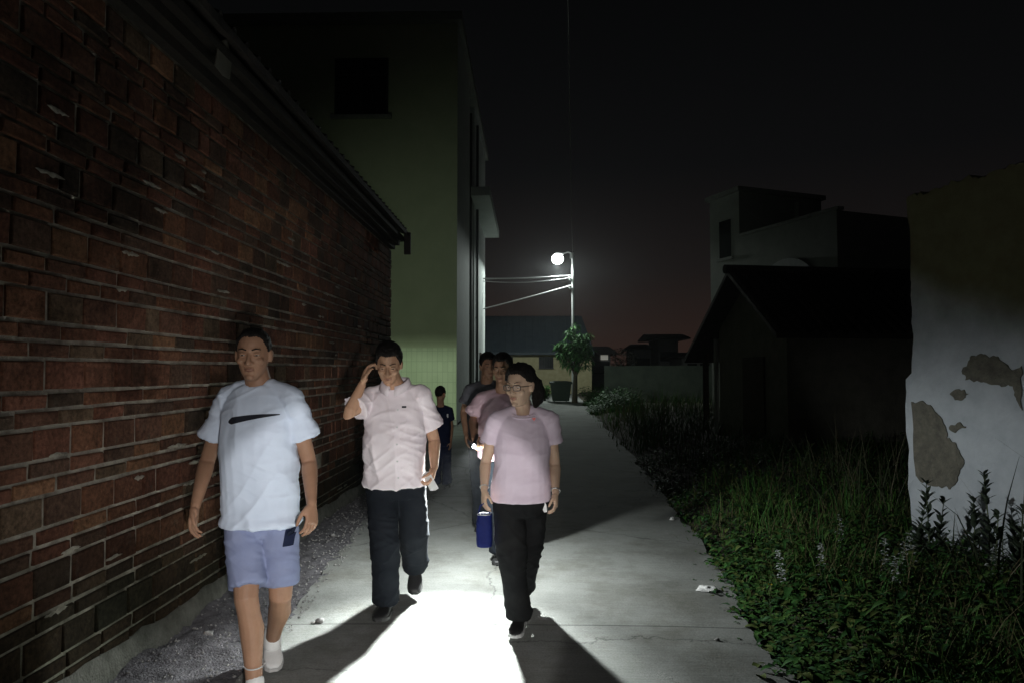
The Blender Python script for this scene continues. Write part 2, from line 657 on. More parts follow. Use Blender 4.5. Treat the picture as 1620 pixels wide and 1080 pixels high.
def brick_material():
    m, nt, b, src = tint_mat('old_brick', 0.95, 40, 0.75, 1.0, 0.1)
    N, L = nt.nodes, nt.links
    tc = N.new('ShaderNodeTexCoord')
    n = N.new('ShaderNodeTexNoise')
    n.inputs['Scale'].default_value = 4.5
    n.inputs['Detail'].default_value = 10
    n.inputs['Roughness'].default_value = 0.75
    L.new(tc.outputs['Object'], n.inputs['Vector'])
    r = N.new('ShaderNodeValToRGB')
    set_ramp(r, [(0.60, (0, 0, 0)), (0.72, (1, 1, 1))])
    L.new(n.outputs[0], r.inputs[0])
    mx = N.new('ShaderNodeMixRGB')
    sc_ = N.new('ShaderNodeMath')
    sc_.operation = 'MULTIPLY'
    sc_.inputs[1].default_value = 0.5
    L.new(r.outputs[0], sc_.inputs[0])
    L.new(sc_.outputs[0], mx.inputs[0])
    L.new(src.outputs[0], mx.inputs[1])
    mx.inputs[2].default_value = (0.20, 0.185, 0.15, 1)
    n2 = N.new('ShaderNodeTexNoise')
    n2.inputs['Scale'].default_value = 2.3
    n2.inputs['Detail'].default_value = 9
    n2.inputs['Roughness'].default_value = 0.7
    L.new(tc.outputs['Object'], n2.inputs['Vector'])
    r2 = N.new('ShaderNodeValToRGB')
    set_ramp(r2, [(0.44, (1.35, 1.3, 1.25)), (0.64, (0.5, 0.48, 0.45))])
    L.new(n2.outputs[0], r2.inputs[0])
    mm = N.new('ShaderNodeMixRGB')
    mm.blend_type = 'MULTIPLY'
    mm.inputs[0].default_value = 1
    L.new(mx.outputs[0], mm.inputs[1])
    L.new(r2.outputs[0], mm.inputs[2])
    L.new(foot_moss_shade(nt, mm.outputs[0], n2.outputs[0]), b.inputs['Base Color'])
    return m


def foot_moss_shade(nt, colour, noise_out):
    # moss at the wall foot, plus painted shade against torch glare, to an uneven line
    N, L = nt.nodes, nt.links
    tc = N.new('ShaderNodeTexCoord')
    sp = N.new('ShaderNodeSeparateXYZ')
    L.new(tc.outputs['Object'], sp.inputs[0])
    a = N.new('ShaderNodeMath')
    a.operation = 'MULTIPLY_ADD'
    a.inputs[1].default_value = 0.9
    L.new(noise_out, a.inputs[0])
    L.new(sp.outputs['Z'], a.inputs[2])
    mr = N.new('ShaderNodeMapRange')
    mr.inputs['From Min'].default_value = 0.75
    mr.inputs['From Max'].default_value = 1.35
    L.new(a.outputs[0], mr.inputs[0])
    mx = N.new('ShaderNodeMixRGB')
    L.new(mr.outputs[0], mx.inputs[0])
    dk = N.new('ShaderNodeMixRGB')
    dk.blend_type = 'MULTIPLY'
    dk.inputs[0].default_value = 1
    L.new(colour, dk.inputs[1])
    dk.inputs[2].default_value = (0.40, 0.44, 0.38, 1)
    L.new(dk.outputs[0], mx.inputs[1])
    L.new(colour, mx.inputs[2])
    return mx.outputs[0]


M['brick'] = brick_material()
link_mesh('brickwork', me, M['brick'], bh)
mt_ = M['mortar'].node_tree
bs_ = mt_.nodes['Principled BSDF']
src_ = bs_.inputs['Base Color'].links[0].from_socket
nz_ = [n for n in mt_.nodes if n.bl_idname == 'ShaderNodeTexNoise'][0].outputs[0]
mt_.links.new(foot_moss_shade(mt_, src_, nz_), bs_.inputs['Base Color'])
# smears of lime that ooze out of the joints
sm = MB()
for k in range(90):
    y = random.uniform(1.2, 9.5)
    zr = random.randint(1, 11) * 0.246 + random.choice([0.117, 0.19, -0.008])
    ln = random.uniform(0.05, 0.26)
    n_ = 10
    top, bot = [], []
    for i in range(n_ + 1):
        t = i / n_
        e = math.sin(math.pi * t) ** 0.5
        top.append((WX + 0.0145, y + ln * t, zr + e * (0.006 + 0.010 * random.random())))
        bot.append((WX + 0.0145, y + ln * t, zr - e * (0.004 + 0.013 * random.random())))
    b0 = len(sm.v)
    ctr = [((WX + 0.019), a[1], (a[2] + c[2]) / 2) for a, c in zip(top, bot)]
    sm.v += top + ctr + bot
    for i in range(n_):
        for q in (0, n_ + 1):
            sm.f.append((b0 + q + i, b0 + q + i + 1, b0 + q + n_ + 2 + i, b0 + q + n_ + 1 + i))
            sm.m.append(0)
sm.build('lime_smears', M['mortar'], bh, True)['kind'] = 'stuff'
pp = MB()
o_ = [P(px, py, 1.905 * 1080 / (835 - px)) for px, py in [(336, 68), (350, 62), (358, 95), (356, 126), (345, 120), (332, 104)]]
pp.poly_prism([Vector((WX + 0.17, p.y, p.z)) for p in o_], (0.008, 0, 0))
pp.build('plaster_patch', M['shed_wall'], bh)
# foot of cement along the wall base
ft = MB()
rgs = []
for y in np.arange(BY0, BY1, 0.12):
    h = 0.16 + 0.06 * nz(y, 1, 1.3) + 0.03 * nz(y, 4, 6)
    t = 0.035 + 0.02 * nz(y, 7, 2.1)
    rgs.append([(WX - 0.02, y, -0.05), (WX + t + 0.03, y, -0.05), (WX + t, y, h * 0.6), (WX + 0.016, y, h), (WX - 0.02, y, h)])
ft.rings(rgs)
M['foot'] = mat('mossy_cement', (0.06, 0.065, 0.05), (0.16, 0.16, 0.14), 0.95, 7, 0.7, 60)
ft.build('base_course', M['foot'], bh, True)
ev = MB()
for k, (dz, out) in enumerate([(0.0, 0.06), (0.07, 0.12), (0.14, 0.18)]):
    ev.box((WX - 0.2 + out / 2, (BY0 + BY1) / 2 + 0.03 * k, BTOP + dz + 0.034), (0.40 + out, BY1 - BY0 + 0.06 * k, 0.068))
ev.build('eave', M['eave_wood'], bh)
rf = MB()
# tiled roof: rows of half-round tiles down a slope, rising away from the lane
pitch = R(24)
yk = BY0 - 0.15
zr0, xr0 = BTOP + 0.235, WX + 0.235
Lr = 4.2
rf.poly_prism([(xr0, BY0 - 0.2, zr0), (xr0, BY1 + 0.16, zr0), (xr0 - Lr, BY1 + 0.16, zr0 + Lr * math.tan(pitch)),
               (xr0 - Lr, BY0 - 0.2, zr0 + Lr * math.tan(pitch))], (0, 0, 0.06))
while yk < BY1 + 0.15:
    r_ = 0.035
    pts = [(xr0 - 0.02, yk, zr0 + 0.075), (xr0 - Lr, yk, zr0 + 0.075 + Lr * math.tan(pitch))]
    rf.tube([Vector(p) for p in pts], r_, 8, False)
    yk += 0.2
rf.box((xr0 - 0.02, BY1 + 0.19, zr0 - 0.11), (0.10, 0.06, 0.34))
rf.build('roof', M['roof_tile'], bh)

# floodlight under the brick house's back eave, round the corner, shining on the green house
FLZ = 2.19
fl = empty('flood_lamp', (-3.9, BY1 + 0.0, FLZ))
tag(fl, 'small hooded flood lamp on the back wall of the brick house', 'lamp')
b = MB()
b.box((-3.9, BY1 + 0.19, FLZ + 0.06), (0.6, 0.40, 0.02))
b.box((-3.9, BY1 + 0.395, FLZ + 0.013), (0.6, 0.02, 0.074))
b.box((-3.9, BY1 + 0.02, FLZ - 0.09), (0.22, 0.04, 0.2))
b.build('hood', M['dark_metal'], fl)
b = MB()
b.ellipsoid((-3.9, BY1 + 0.10, FLZ - 0.06), (0.03, 0.03, 0.04))
b.build('bulb', emit_mat('flood_glow', (0.93, 1.0, 0.72), 25), fl)
ld = bpy.data.lights.new('flood_light', 'SPOT')
ld.energy = 900
ld.color = (0.80, 1.0, 0.74)
ld.shadow_soft_size = 0.012
ld.spot_size = R(60)
ld.spot_blend = 0.9
lo = bpy.data.objects.new('flood_light', ld)
lo.location = (0, 0.17, -0.024)
lo.rotation_euler = Vector((1.4, 9.3, -0.1)).to_track_quat('-Z', 'Y').to_euler()
lo.parent = fl
col.objects.link(lo)
ld = ld.copy()  # added fill lamp, stands in for bounce light above the cutoff
ld.name = 'flood_bounce_fill'
ld.energy = 185
ld.spot_size = R(92)
ld.spot_blend = 1.0
lo = bpy.data.objects.new('flood_bounce_fill', ld)
lo.location = (0, 0.45, 0.12)
lo.rotation_euler = Vector((1.6, 9.3, 0.3)).to_track_quat('-Z', 'Y').to_euler()
lo.parent = fl
col.objects.link(lo)

# ---------------------------------------------------------------- tall green house behind it
GX, GY0, GYA, GYB, GY1, GH = -2.06, 19.7, 23.9, 26.2, 32.7, 11.75
gh = empty('green_house', (GX - 4, GY0 + 6, 0))
tag(gh, 'tall pale green rendered house of three storeys rising behind the brick house', 'house')
b = MB()
b.box((GX - 4.0, (GY0 + GYA) / 2, GH / 2), (8.0, GYA - GY0, GH))
win = (-5.68, -4.10, 9.02, 10.72)
b.build('front_block', M['green_wash'], gh)
b = MB()
b.box((GX - 4.6, (GYA + GYB) / 2, GH / 2), (6.8, GYB - GYA, GH))
b.build('recess_wall', M['grey_render'], gh)
b = MB()
b.box((GX - 4.0, (GYB + GY1) / 2, GH / 2), (8.0, GY1 - GYB, GH))
b.build('rear_block', M['grey_render'], gh)
b = MB()
b.box((GX + 0.003, (GY0 + GYA) / 2, GH / 2), (0.004, GYA - GY0 - 0.02, GH - 0.02))
b.build('side_render', M['grey_render'], gh)


def lit_band_mat():  # paler tile colour with the flood light's brightness painted in
    m, nt, bs = new_mat('painted_lit_green_tile')
    tc = nt.nodes.new('ShaderNodeTexCoord')
    mp = nt.nodes.new('ShaderNodeMapping')
    mp.inputs['Rotation'].default_value = (R(90), 0, 0)
    br = nt.nodes.new('ShaderNodeTexBrick')
    br.offset = 0
    br.inputs['Color1'].default_value = (0.50, 0.56, 0.38, 1)
    br.inputs['Color2'].default_value = (0.45, 0.51, 0.34, 1)
    br.inputs['Mortar'].default_value = (0.34, 0.39, 0.26, 1)
    br.inputs['Scale'].default_value = 1.0
    br.inputs['Brick Width'].default_value = 0.15
    br.inputs['Row Height'].default_value = 0.30
    br.inputs['Mortar Size'].default_value = 0.006
    nt.links.new(tc.outputs['Object'], mp.inputs[0])
    nt.links.new(mp.outputs[0], br.inputs[0])
    nt.links.new(br.outputs[0], bs.inputs['Base Color'])
    bs.inputs['Roughness'].default_value = 0.55
    return m


b = MB()
b.box((GX - 4.0, GY0 - 0.006, 1.10), (7.98, 0.012, 2.18))  # band top paints in the upper cutoff of the flood light
b.build('tiled_lit_band', lit_band_mat(), gh)
b = MB()
wx, wz = (win[0] + win[1]) / 2, (win[2] + win[3]) / 2
b.box((wx, GY0 - 0.01, wz), (1.58, 0.02, 1.70))
wo = b.build('window', M['dark_glass'], gh)
b = MB()
for xx in (win[0] + 0.03, win[1] - 0.03, wx):
    b.box((xx, GY0 - 0.03, wz), (0.06, 0.04, 1.70))
for zz in (win[2] + 0.03, win[3] - 0.03, wz + 0.35):
    b.box((wx, GY0 - 0.034, zz), (1.58, 0.04, 0.06))
b.build('frame', M['dark_metal'], wo)
b = MB()
b.box((wx, GY0 - 0.07, win[2] - 0.06), (1.8, 0.14, 0.10))
b.build('sill', M['concrete'], wo)
b = MB()
b.box((GX - 4.25, (GY0 + GY1) / 2, GH + 0.13), (8.8, GY1 - GY0 + 0.5, 0.26), bev=0.02)
b.build('roof', M['concrete'], gh)
b = MB()
b.box((GX + 0.33, (24.7 + GY1) / 2 + 0.01, 8.08), (0.70, GY1 - 24.7, 0.34), bev=0.02)
b.build('balcony', M['grey_render'], gh)
for yy, rr, m_ in ((26.05, 0.055, 'pipe_pale'), (25.6, 0.05, 'pipe_dark'), (26.9, 0.05, 'pipe_dark')):
    b = MB()
    xx = GX - 0.1 if yy < 26.2 else GX + 0.06
    b.tube([(xx, yy, 0.05), (xx, yy, 11.3)], rr, 10, False)
    for zz in (1.2, 3.6, 6.0, 8.8):
        b.box((xx - 0.02, yy, zz), (0.12, rr * 2.5, 0.04))
    b.build('drainpipe', M[m_], gh)
b = MB()
b.box((GX + 0.02, 29.6, 1.15), (0.05, 1.1, 2.3))
d_ = b.build('door', M['dark_wood'], gh)
b = MB()
b.ellipsoid((GX + 0.06, 29.2, 1.05), (0.03, 0.03, 0.03), None, 8)
b.build('handle', M['galv'], d_)
b = MB()
b.box((GX - 3.0, GY0 - 0.18, 0.05), (6.1, 0.34, 0.16), bev=0.01)
b.build('plinth', M['concrete'], gh)

# ---------------------------------------------------------------- street lamp, its cables
LP = P(907, 632, 34.0)
LP.z = 0
LH = P(882, 410, 34.0)
ztop = P(905, 402, 34.0).z
sl = empty('street_lamp', LP)
tag(sl, 'lit street lamp on a thin pale pole at the end of the lane', 'street lamp')
b = MB()
b.tube([LP + Vector((0, 0, -0.05)), LP + Vector((0, 0, 3)), LP + Vector((0, 0, ztop))], [0.085, 0.075, 0.06], 12, True)
b.build('pole', M['galv'], sl)
b = MB()
b.tube([Vector((LP.x, LP.y, ztop - 0.5)), Vector((LP.x - 0.05, LP.y, ztop + 0.02)), Vector((LP.x - 0.25, LP.y - 0.03, ztop + 0.10)), LH + Vector((0.28, 0, 0.27))], 0.035, 10, True)
b.box((LP.x - 0.09, LP.y - 0.02, ztop - 0.12), (0.10, 0.12, 0.22), bev=0.01)
b.build('arm', M['galv'], sl)
b = MB()
b.box(LH + Vector((0.10, 0, 0.27)), (0.42, 0.26, 0.08), ry=R(4), bev=0.03)
b.build('lamp_head', M['galv'], sl)
b = MB()
b.ellipsoid(LH + Vector((0, -0.02, 0.0)), (0.30, 0.30, 0.27), None, 20)
b.build('diffuser', emit_mat('lamp_white', (0.94, 1.0, 0.98), 9), sl, True)
ld = bpy.data.lights.new('street_lamp_light', 'SPOT')
ld.spot_size = R(176)
ld.spot_blend = 0.12
ld.energy = 1500
ld.color = (0.90, 1.0, 0.95)
ld.shadow_soft_size = 0.18
lo = bpy.data.objects.new('street_lamp_light', ld)
lo.location = LH + Vector((0, -0.05, -0.36)) - LP
lo.parent = sl
col.objects.link(lo)
for zz in (6.05, 5.6):
    b = MB()
    b.box((LP.x - 0.06, LP.y, zz), (0.22, 0.16, 0.06))
    b.ellipsoid((LP.x - 0.17, LP.y, zz + 0.06), (0.04, 0.04, 0.07), None, 8)
    b.build('cable_bracket', M['galv'], sl)


def cable(a, c, sag, r, name='cable', label='', n=16):
    pts = []
    for i in range(n + 1):
        t = i / n
        p = Vector(a).lerp(Vector(c), t)
        p.z -= sag * 4 * t * (1 - t)
        pts.append(p)
    mb = MB()
    mb.tube(pts, r, 8, True)
    o = mb.build(name, M['cable'])
    tag(o, label, 'cable', 'cables strung from the street lamp pole')


A1, A2 = P(903, 436, 34), P(903, 452, 34)
cable(A1, P(764, 441, 31.5), 0.05, 0.032, label='upper thick cable running nearly level from the lamp pole to the green house')
cable(A1 + Vector((0, 0.05, -0.10)), P(764, 445, 31.3), 0.14, 0.02, label='thin cable hanging just under the level thick one by the lamp pole')
cable(A2, P(764, 489, 31.5), 0.02, 0.03, label='lower cable slanting down from the lamp pole to the green house')
cable(Vector((LP.x, LP.y - 0.05, ztop - 0.2)), P(894, -260, 5.0), 0.5, 0.006, label='thin overhead wire passing high over the lane towards the viewer')

# ---------------------------------------------------------------- low house across the end of the lane
lh = empty('low_house', (0.5, 48, 0))
tag(lh, 'low ochre walled house with a big grey roof across the end of the lane', 'house')
b = MB()
b.box((0.0, 48.5, 1.3), (8.4, 7.0, 2.6))
b.build('wall', M['yellow_wall'], lh)
b = MB()
xl, xr = -4.6, 4.35
b.add([(xl, 44.6, 2.55), (xr, 44.6, 2.55), (xr, 52.4, 2.55), (xl, 52.4, 2.55), (xl, 48.3, 5.35), (xr - 0.55, 48.3, 5.35),
       (xl, 44.6, 2.72), (xr, 44.6, 2.72), (xr, 52.4, 2.72), (xl, 52.4, 2.72)],
      [(0, 1, 7, 6), (1, 2, 8, 7), (2, 3, 9, 8), (3, 0, 6, 9), (6, 7, 5, 4), (7, 8, 5), (8, 9, 4, 5), (9, 6, 4), (0, 3, 2, 1)])
k = xl
while k < xr - 0.6:
    b.tube([(k, 44.62, 2.76), (k, 48.3, 5.38)], 0.035, 6, False)
    k += 0.45
b.build('roof', M['roof_metal'], lh)
for px in (864, 800):
    x0 = P(px, 575, 44.95).x
    b = MB()
    b.box((x0, 44.98, 2.05), (0.95, 0.06, 0.75))
    wo = b.build('window', M['dark_glass'], lh)
    b = MB()
    for i in range(-4, 5):
        b.box((x0 + i * 0.11, 44.92, 2.05), (0.02, 0.02, 0.75))
    b.box((x0, 44.92, 1.66), (1.0, 0.05, 0.05))
    b.build('window_bars', M['dark_metal'], wo)

# waste bin by the tree
bp_ = PG(887, 632)
bp_ = P(887, 632, 33.4)
bp_.z = 0
wb = empty('waste_bin', bp_)
tag(wb, 'dark tapered waste bin standing beside the tree trunk', 'bin')
b = MB()
def rect(c, a, bb, z_):
    return [(c.x + sx * a, c.y + sy * bb, z_) for sx, sy in ((-1, -1), (1, -1), (1, 1), (-1, 1))]
b.rings([rect(bp_, .40, .34, 0.06), rect(bp_, .40, .34, 0.10), rect(bp_, .50, .42, 0.90)])
b.build('body', M['bin'], wb)
b = MB()
b.rings([rect(bp_, .54, .46, 0.88), rect(bp_, .55, .47, 0.96), rect(bp_, .50, .42, 1.0), rect(bp_, .3, .25, 1.03)])
b.build('lid', M['bin'], wb)
for sx in (-1, 1):
    b = MB()
    b.tube([bp_ + Vector((sx * 0.3 - 0.03, 0.36, 0.09)), bp_ + Vector((sx * 0.3 + 0.03, 0.36, 0.09))], 0.09, 12, False)
    b.build('wheel', M['black_rubber'], wb)

# low rendered wall to the right of the lane end
b = MB()
q0, q1 = Vector((3.4, 30.5, 0)), Vector((9.2, 29.0, 0))
dv = (q1 - q0).normalized()
nv = Vector((-dv.y, dv.x, 0)) * 0.2
ol = []
for i in range(30):
    t = i / 29
    p = q0.lerp(q1, t)
    ol.append((p.x, p.y, 1.74 + 0.03 * nz(p.x, 0, 1.1) + 0.02 * nz(p.x, 3, 4)))
b.poly_prism(ol + [(q1.x, q1.y, -0.1), (q0.x, q0.y, -0.1)], nv)
M['dull_render'] = mat('dull_damp_render', (0.10, 0.115, 0.11), (0.15, 0.165, 0.155), 0.95, 2, .3, 30)
tag(b.build('boundary_wall', M['dull_render']), 'low grey rendered wall beyond the weeds at the lane end', 'wall')

# ---------------------------------------------------------------- far houses under the town glow
M['far_wall'] = mat('far_house_wall', (0.16, 0.16, 0.16), (0.22, 0.21, 0.20), 0.9, 1)
def far_house(x0, x1, Y, zb, zt, over, label, lit=None, hip=True):
    e = empty('far_house', ((x0 + x1) / 2, Y, 0))
    tag(e, label, 'house', 'houses far off beyond the lane end')
    m_ = MB()
    m_.box(((x0 + x1) / 2, Y + 3, zb / 2), (x1 - x0, 6, zb))
    m_.build('wall', M['far_wall'], e)
    m_ = MB()
    a0, a1, b0_, b1_ = x0 - over, x1 + over, Y - over, Y + 6 + over
    ix = (x1 - x0) * (0.28 if hip else 0.02)
    m_.rings([[(a0, b0_, zb), (a1, b0_, zb), (a1, b1_, zb), (a0, b1_, zb)], [(a0, b0_, zb + .15), (a1, b0_, zb + .15), (a1, b1_, zb + .15), (a0, b1_, zb + .15)],
              [(a0 + ix, Y + 2.5, zt), (a1 - ix, Y + 2.5, zt), (a1 - ix, Y + 3.5, zt), (a0 + ix, Y + 3.5, zt)]])
    m_.build('roof', M['roof_tile'], e)
    for k in range(2):
        xx = x0 + (x1 - x0) * (0.3 + 0.4 * k)
        m_ = MB()
        m_.box((xx, Y - 0.02, zb * 0.62), (0.9, 0.06, 1.0))
        m_.build('window', M['dark_glass'], e)
    if lit:
        p = P(lit[0], lit[1], Y - 0.03)
        m_ = MB()
        m_.box(p, (lit[2], 0.05, lit[3]))
        m_.build('lit_window', emit_mat('window_glow', (1.0, 0.97, 0.85), 0.12), e)


def fx(px, Y):
    return P(px, 580, Y).x


def fz(py, Y):
    return P(900, py, Y).z


far_house(fx(1003, 78), fx(1030, 78), 78, fz(553, 78), fz(543, 78), 0.5, 'small far house with a low dark hipped roof left of the flat roofed one')
far_house(fx(1042, 74), fx(1073, 74), 74, fz(537, 74), fz(527, 74), 1.1, 'taller far house with a wide dark overhanging roof against the reddish sky', hip=False)
far_house(fx(933, 58), fx(966, 58), 58, fz(561, 58), fz(546, 58), 0.6, 'far house with a small pale lit window beside the tree', lit=(956, 565, 0.62, 0.42))
far_house(fx(1080, 66), fx(1130, 66), 66, fz(566, 66), fz(556, 66), 0.5, 'low dark far house beside the shed eave')

# ---------------------------------------------------------------- gabled shed on the right
sh = empty('shed', (6.5, 13.5, 0))
tag(sh, 'dark gabled shed with overhanging tiled roof in the field on the right', 'shed')
c0 = P(1245, 560, 12.0)
c1 = P(1138, 560, 15.0)
c0.z = c1.z = 0
dep = (c1 - c0)
lng = Vector((0.985, 0.17, 0)) * 5.5
ez, rz_ = 2.42, 3.42
b = MB()
def at_(u, v, z_):
    p = c0 + dep * u + lng * v
    return Vector((p.x, p.y, z_))
b.add([at_(0, 0, -.1), at_(1, 0, -.1), at_(1, 1, -.1), at_(0, 1, -.1), at_(0, 0, ez), at_(1, 0, ez), at_(1, 1, ez), at_(0, 1, ez), at_(.5, 0, rz_ - .1), at_(.5, 1, rz_ - .1)],
      [(0, 1, 5, 8, 4), (1, 2, 6, 5), (2, 3, 7, 9, 6), (3, 0, 4, 7), (4, 8, 9, 7), (8, 5, 6, 9)])
b.build('wall', M['shed_wall'], sh)
b = MB()
th = Vector((0, 0, 0.09))
for u0, u1 in ((-0.16, 0.5), (0.5, 1.34)):
    def zz_(u):
        return rz_ - abs(u - 0.5) * 2 * (rz_ - ez)
    q = [at_(u0, -.08, zz_(u0) - .02), at_(u1, -.08, zz_(u1) - .02), at_(u1, 1.03, zz_(u1) - .02), at_(u0, 1.03, zz_(u0) - .02)]
    b.poly_prism(q, th)
    for i in range(28):
        v_ = -0.07 + i * 1.09 / 27
        b.tube([at_(u0, v_, zz_(u0) + .09), at_(u1, v_, zz_(u1) + .09)], 0.04, 6, False)
b.tube([at_(.5, -.09, rz_ + .1), at_(.5, 1.04, rz_ + .1)], 0.09, 8, False)
b.build('roof', M['roof_tile'], sh)
for u_, r_, m_ in ((1.06, 0.055, 'plaster_old'), (1.24, 0.035, 'dark_wood'), (1.30, 0.035, 'dark_wood')):
    b = MB()
    p = at_(u_, 0.0, 0)
    b.tube([p + Vector((0, 0, -.1)), p + Vector((0, 0, ez - (u_ - 1) * 1.8 - .08))], r_, 8, False)
    b.build('post', M[m_], sh)
b = MB()
p = at_(0.42, 0, 0)
b.box(p + Vector((-0.02, 0, 0.9)), (0.06, 0.85, 1.8), rz=R(8.5))
b.build('door', M['dark_wood'], sh)

# ---------------------------------------------------------------- white house behind the shed
wh = empty('white_house', (7.5, 22, 0))
tag(wh, 'two storey white house with a stair tower and arched window behind the shed', 'house')
wd = Vector((0.37, -0.93, 0)).normalized()
wnv = Vector((wd.y, -wd.x, 0))  # points towards the lane
if wnv.x > 0:
    wnv = -wnv
W0 = P(1125, 500, 24.0)
W0.z = 0
def wp(t, out, z_):
    p = W0 + wd * t + wnv * out
    return Vector((p.x, p.y, z_))
def wbox(mb, t0, t1, o0, o1, z0, z1):
    mb.add([wp(t, o, z_) for t in (t0, t1) for o in (o0, o1) for z_ in (z0, z1)],
           [(0, 1, 3, 2), (4, 6, 7, 5), (0, 4, 5, 1), (2, 3, 7, 6), (0, 2, 6, 4), (1, 5, 7, 3)])
b = MB()
wbox(b, 0, 1.55, -3.5, 0, -.1, 7.45)
b.build('stair_tower', M['white_house'], wh)
b = MB()
wbox(b, 1.55, 5.6, -5.5, 0.0, -.1, 5.93)
b.build('main_block', M['white_house'], wh)
b = MB()
wbox(b, -0.12, 1.67, -3.6, 0.12, 7.45, 7.6)
b.build('tower_roof', M['concrete'], wh)
b = MB()
wbox(b, 1.6, 5.7, -0.16, 0.06, 5.93, 6.02)
b.build('parapet_coping', M['concrete'], wh)
b = MB()
wbox(b, 0.52, 1.12, -0.05, 0.015, 5.35, 6.62)
wo = b.build('window', M['dark_glass'], wh)
b = MB()
wbox(b, 0.42, 1.22, 0, 0.06, 5.25, 5.35)
b.build('sill', M['concrete'], wo)
b = MB()
tc_, zc_ = 3.75, 3.95
def arch_pts(r_, out):
    return [wp(tc_ - r_ * math.cos(a), out, zc_ + r_ * math.sin(a) * 0.8) for a in np.linspace(0, math.pi, 18)] + [wp(tc_ + r_, out, 2.4), wp(tc_ - r_, out, 2.4)]
b.poly_prism(arch_pts(1.15, 0), wnv * 0.10)
b.build('arch_surround', M['plaster_old'], wh)
b = MB()
b.poly_prism(arch_pts(0.55, 0.10), wnv * 0.012)
b.build('arched_window', M['dark_glass'], wh)
b = MB()
wbox(b, 2.1, 2.3, -2, -1.8, 6.0, 7.1)
b.build('chimney', M['concrete'], wh)

# ---------------------------------------------------------------- peeling plaster house at the right edge
A = P(1440, 600, 5.5)
A.z = 0
pd = Vector((0.279, -0.96, 0)).normalized()
pn = Vector((-pd.y * -1, -pd.x, 0))
pn = Vector((pd.y, -pd.x, 0))
if pn.x > 0:
    pn = -pn
ph = empty('plaster_house', A + pd * 2)
tag(ph, 'old house with peeling white plaster and bare brown patches at the right edge', 'house')


def on_wall(px, py, out=0.0):
    d = CAMR @ Vector(((px - 810) / F, (540 - py) / F, -1))
    t = (A + pn * out - CAM).dot(pn) / d.dot(pn)
    return CAM + d * t


ol = []
for i in range(60):
    zz = -0.1 + i * 3.0 / 59
    e = 0.035 * nz(zz, 2, 2.3) + 0.025 * nz(zz, 5, 7) - (0.05 if zz < 1.5 else 0)
    p = A + pd * (e + 0.02)
    ol.append(Vector((p.x, p.y, zz)))
fa = A + pd * 1.0
for i in range(40):
    p = A.lerp(fa, (i + .5) / 40)
    ol.append(Vector((p.x, p.y, 2.93 + .05 * nz(i * .21, 3, 1.0) + .03 * nz(i * .9, 8, 1.0))))
ol.append(fa + Vector((0, 0, 2.95)))
ol.append(fa + Vector((0, 0, -0.1)))
b = MB()
b.poly_prism(ol, -pn * 0.3)


def lit_cutoff_wall():
    # upper cutoff of the light painted in: pale plaster below, dark ochre above
    m, nt, bs = new_mat('plaster_painted_light_cutoff')
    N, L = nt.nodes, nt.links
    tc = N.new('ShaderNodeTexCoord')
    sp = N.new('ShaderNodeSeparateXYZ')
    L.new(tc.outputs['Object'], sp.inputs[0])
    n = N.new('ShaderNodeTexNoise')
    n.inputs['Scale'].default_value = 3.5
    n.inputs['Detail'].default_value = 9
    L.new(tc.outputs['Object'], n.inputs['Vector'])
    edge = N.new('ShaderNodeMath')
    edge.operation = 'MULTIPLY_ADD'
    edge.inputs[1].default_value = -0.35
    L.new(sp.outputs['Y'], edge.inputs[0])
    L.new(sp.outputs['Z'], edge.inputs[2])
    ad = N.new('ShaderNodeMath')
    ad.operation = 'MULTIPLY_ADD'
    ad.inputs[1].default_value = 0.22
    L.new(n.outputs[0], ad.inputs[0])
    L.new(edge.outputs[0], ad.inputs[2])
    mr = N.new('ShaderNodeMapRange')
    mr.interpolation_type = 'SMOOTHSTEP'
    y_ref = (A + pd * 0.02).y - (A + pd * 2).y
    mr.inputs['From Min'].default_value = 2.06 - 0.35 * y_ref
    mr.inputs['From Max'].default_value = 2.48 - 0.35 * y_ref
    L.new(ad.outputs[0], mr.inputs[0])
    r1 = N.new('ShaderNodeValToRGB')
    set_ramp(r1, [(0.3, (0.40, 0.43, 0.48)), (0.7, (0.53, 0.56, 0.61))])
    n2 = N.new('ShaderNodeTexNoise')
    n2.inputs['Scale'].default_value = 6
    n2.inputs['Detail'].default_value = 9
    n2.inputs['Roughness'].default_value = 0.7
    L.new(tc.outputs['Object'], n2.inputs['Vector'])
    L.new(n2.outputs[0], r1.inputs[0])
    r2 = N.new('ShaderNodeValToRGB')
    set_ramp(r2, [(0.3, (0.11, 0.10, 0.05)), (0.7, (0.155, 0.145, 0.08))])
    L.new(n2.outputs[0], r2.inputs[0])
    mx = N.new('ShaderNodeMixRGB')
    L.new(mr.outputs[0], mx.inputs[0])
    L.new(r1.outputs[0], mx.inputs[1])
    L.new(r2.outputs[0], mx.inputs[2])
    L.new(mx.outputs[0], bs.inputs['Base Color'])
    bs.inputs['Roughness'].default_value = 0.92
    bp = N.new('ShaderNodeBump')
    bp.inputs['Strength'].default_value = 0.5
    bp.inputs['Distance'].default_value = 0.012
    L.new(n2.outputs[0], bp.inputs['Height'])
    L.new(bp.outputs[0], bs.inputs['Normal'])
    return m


M['lit_cutoff'] = lit_cutoff_wall()
b.build('wall', M['lit_cutoff'], ph)
b = MB()
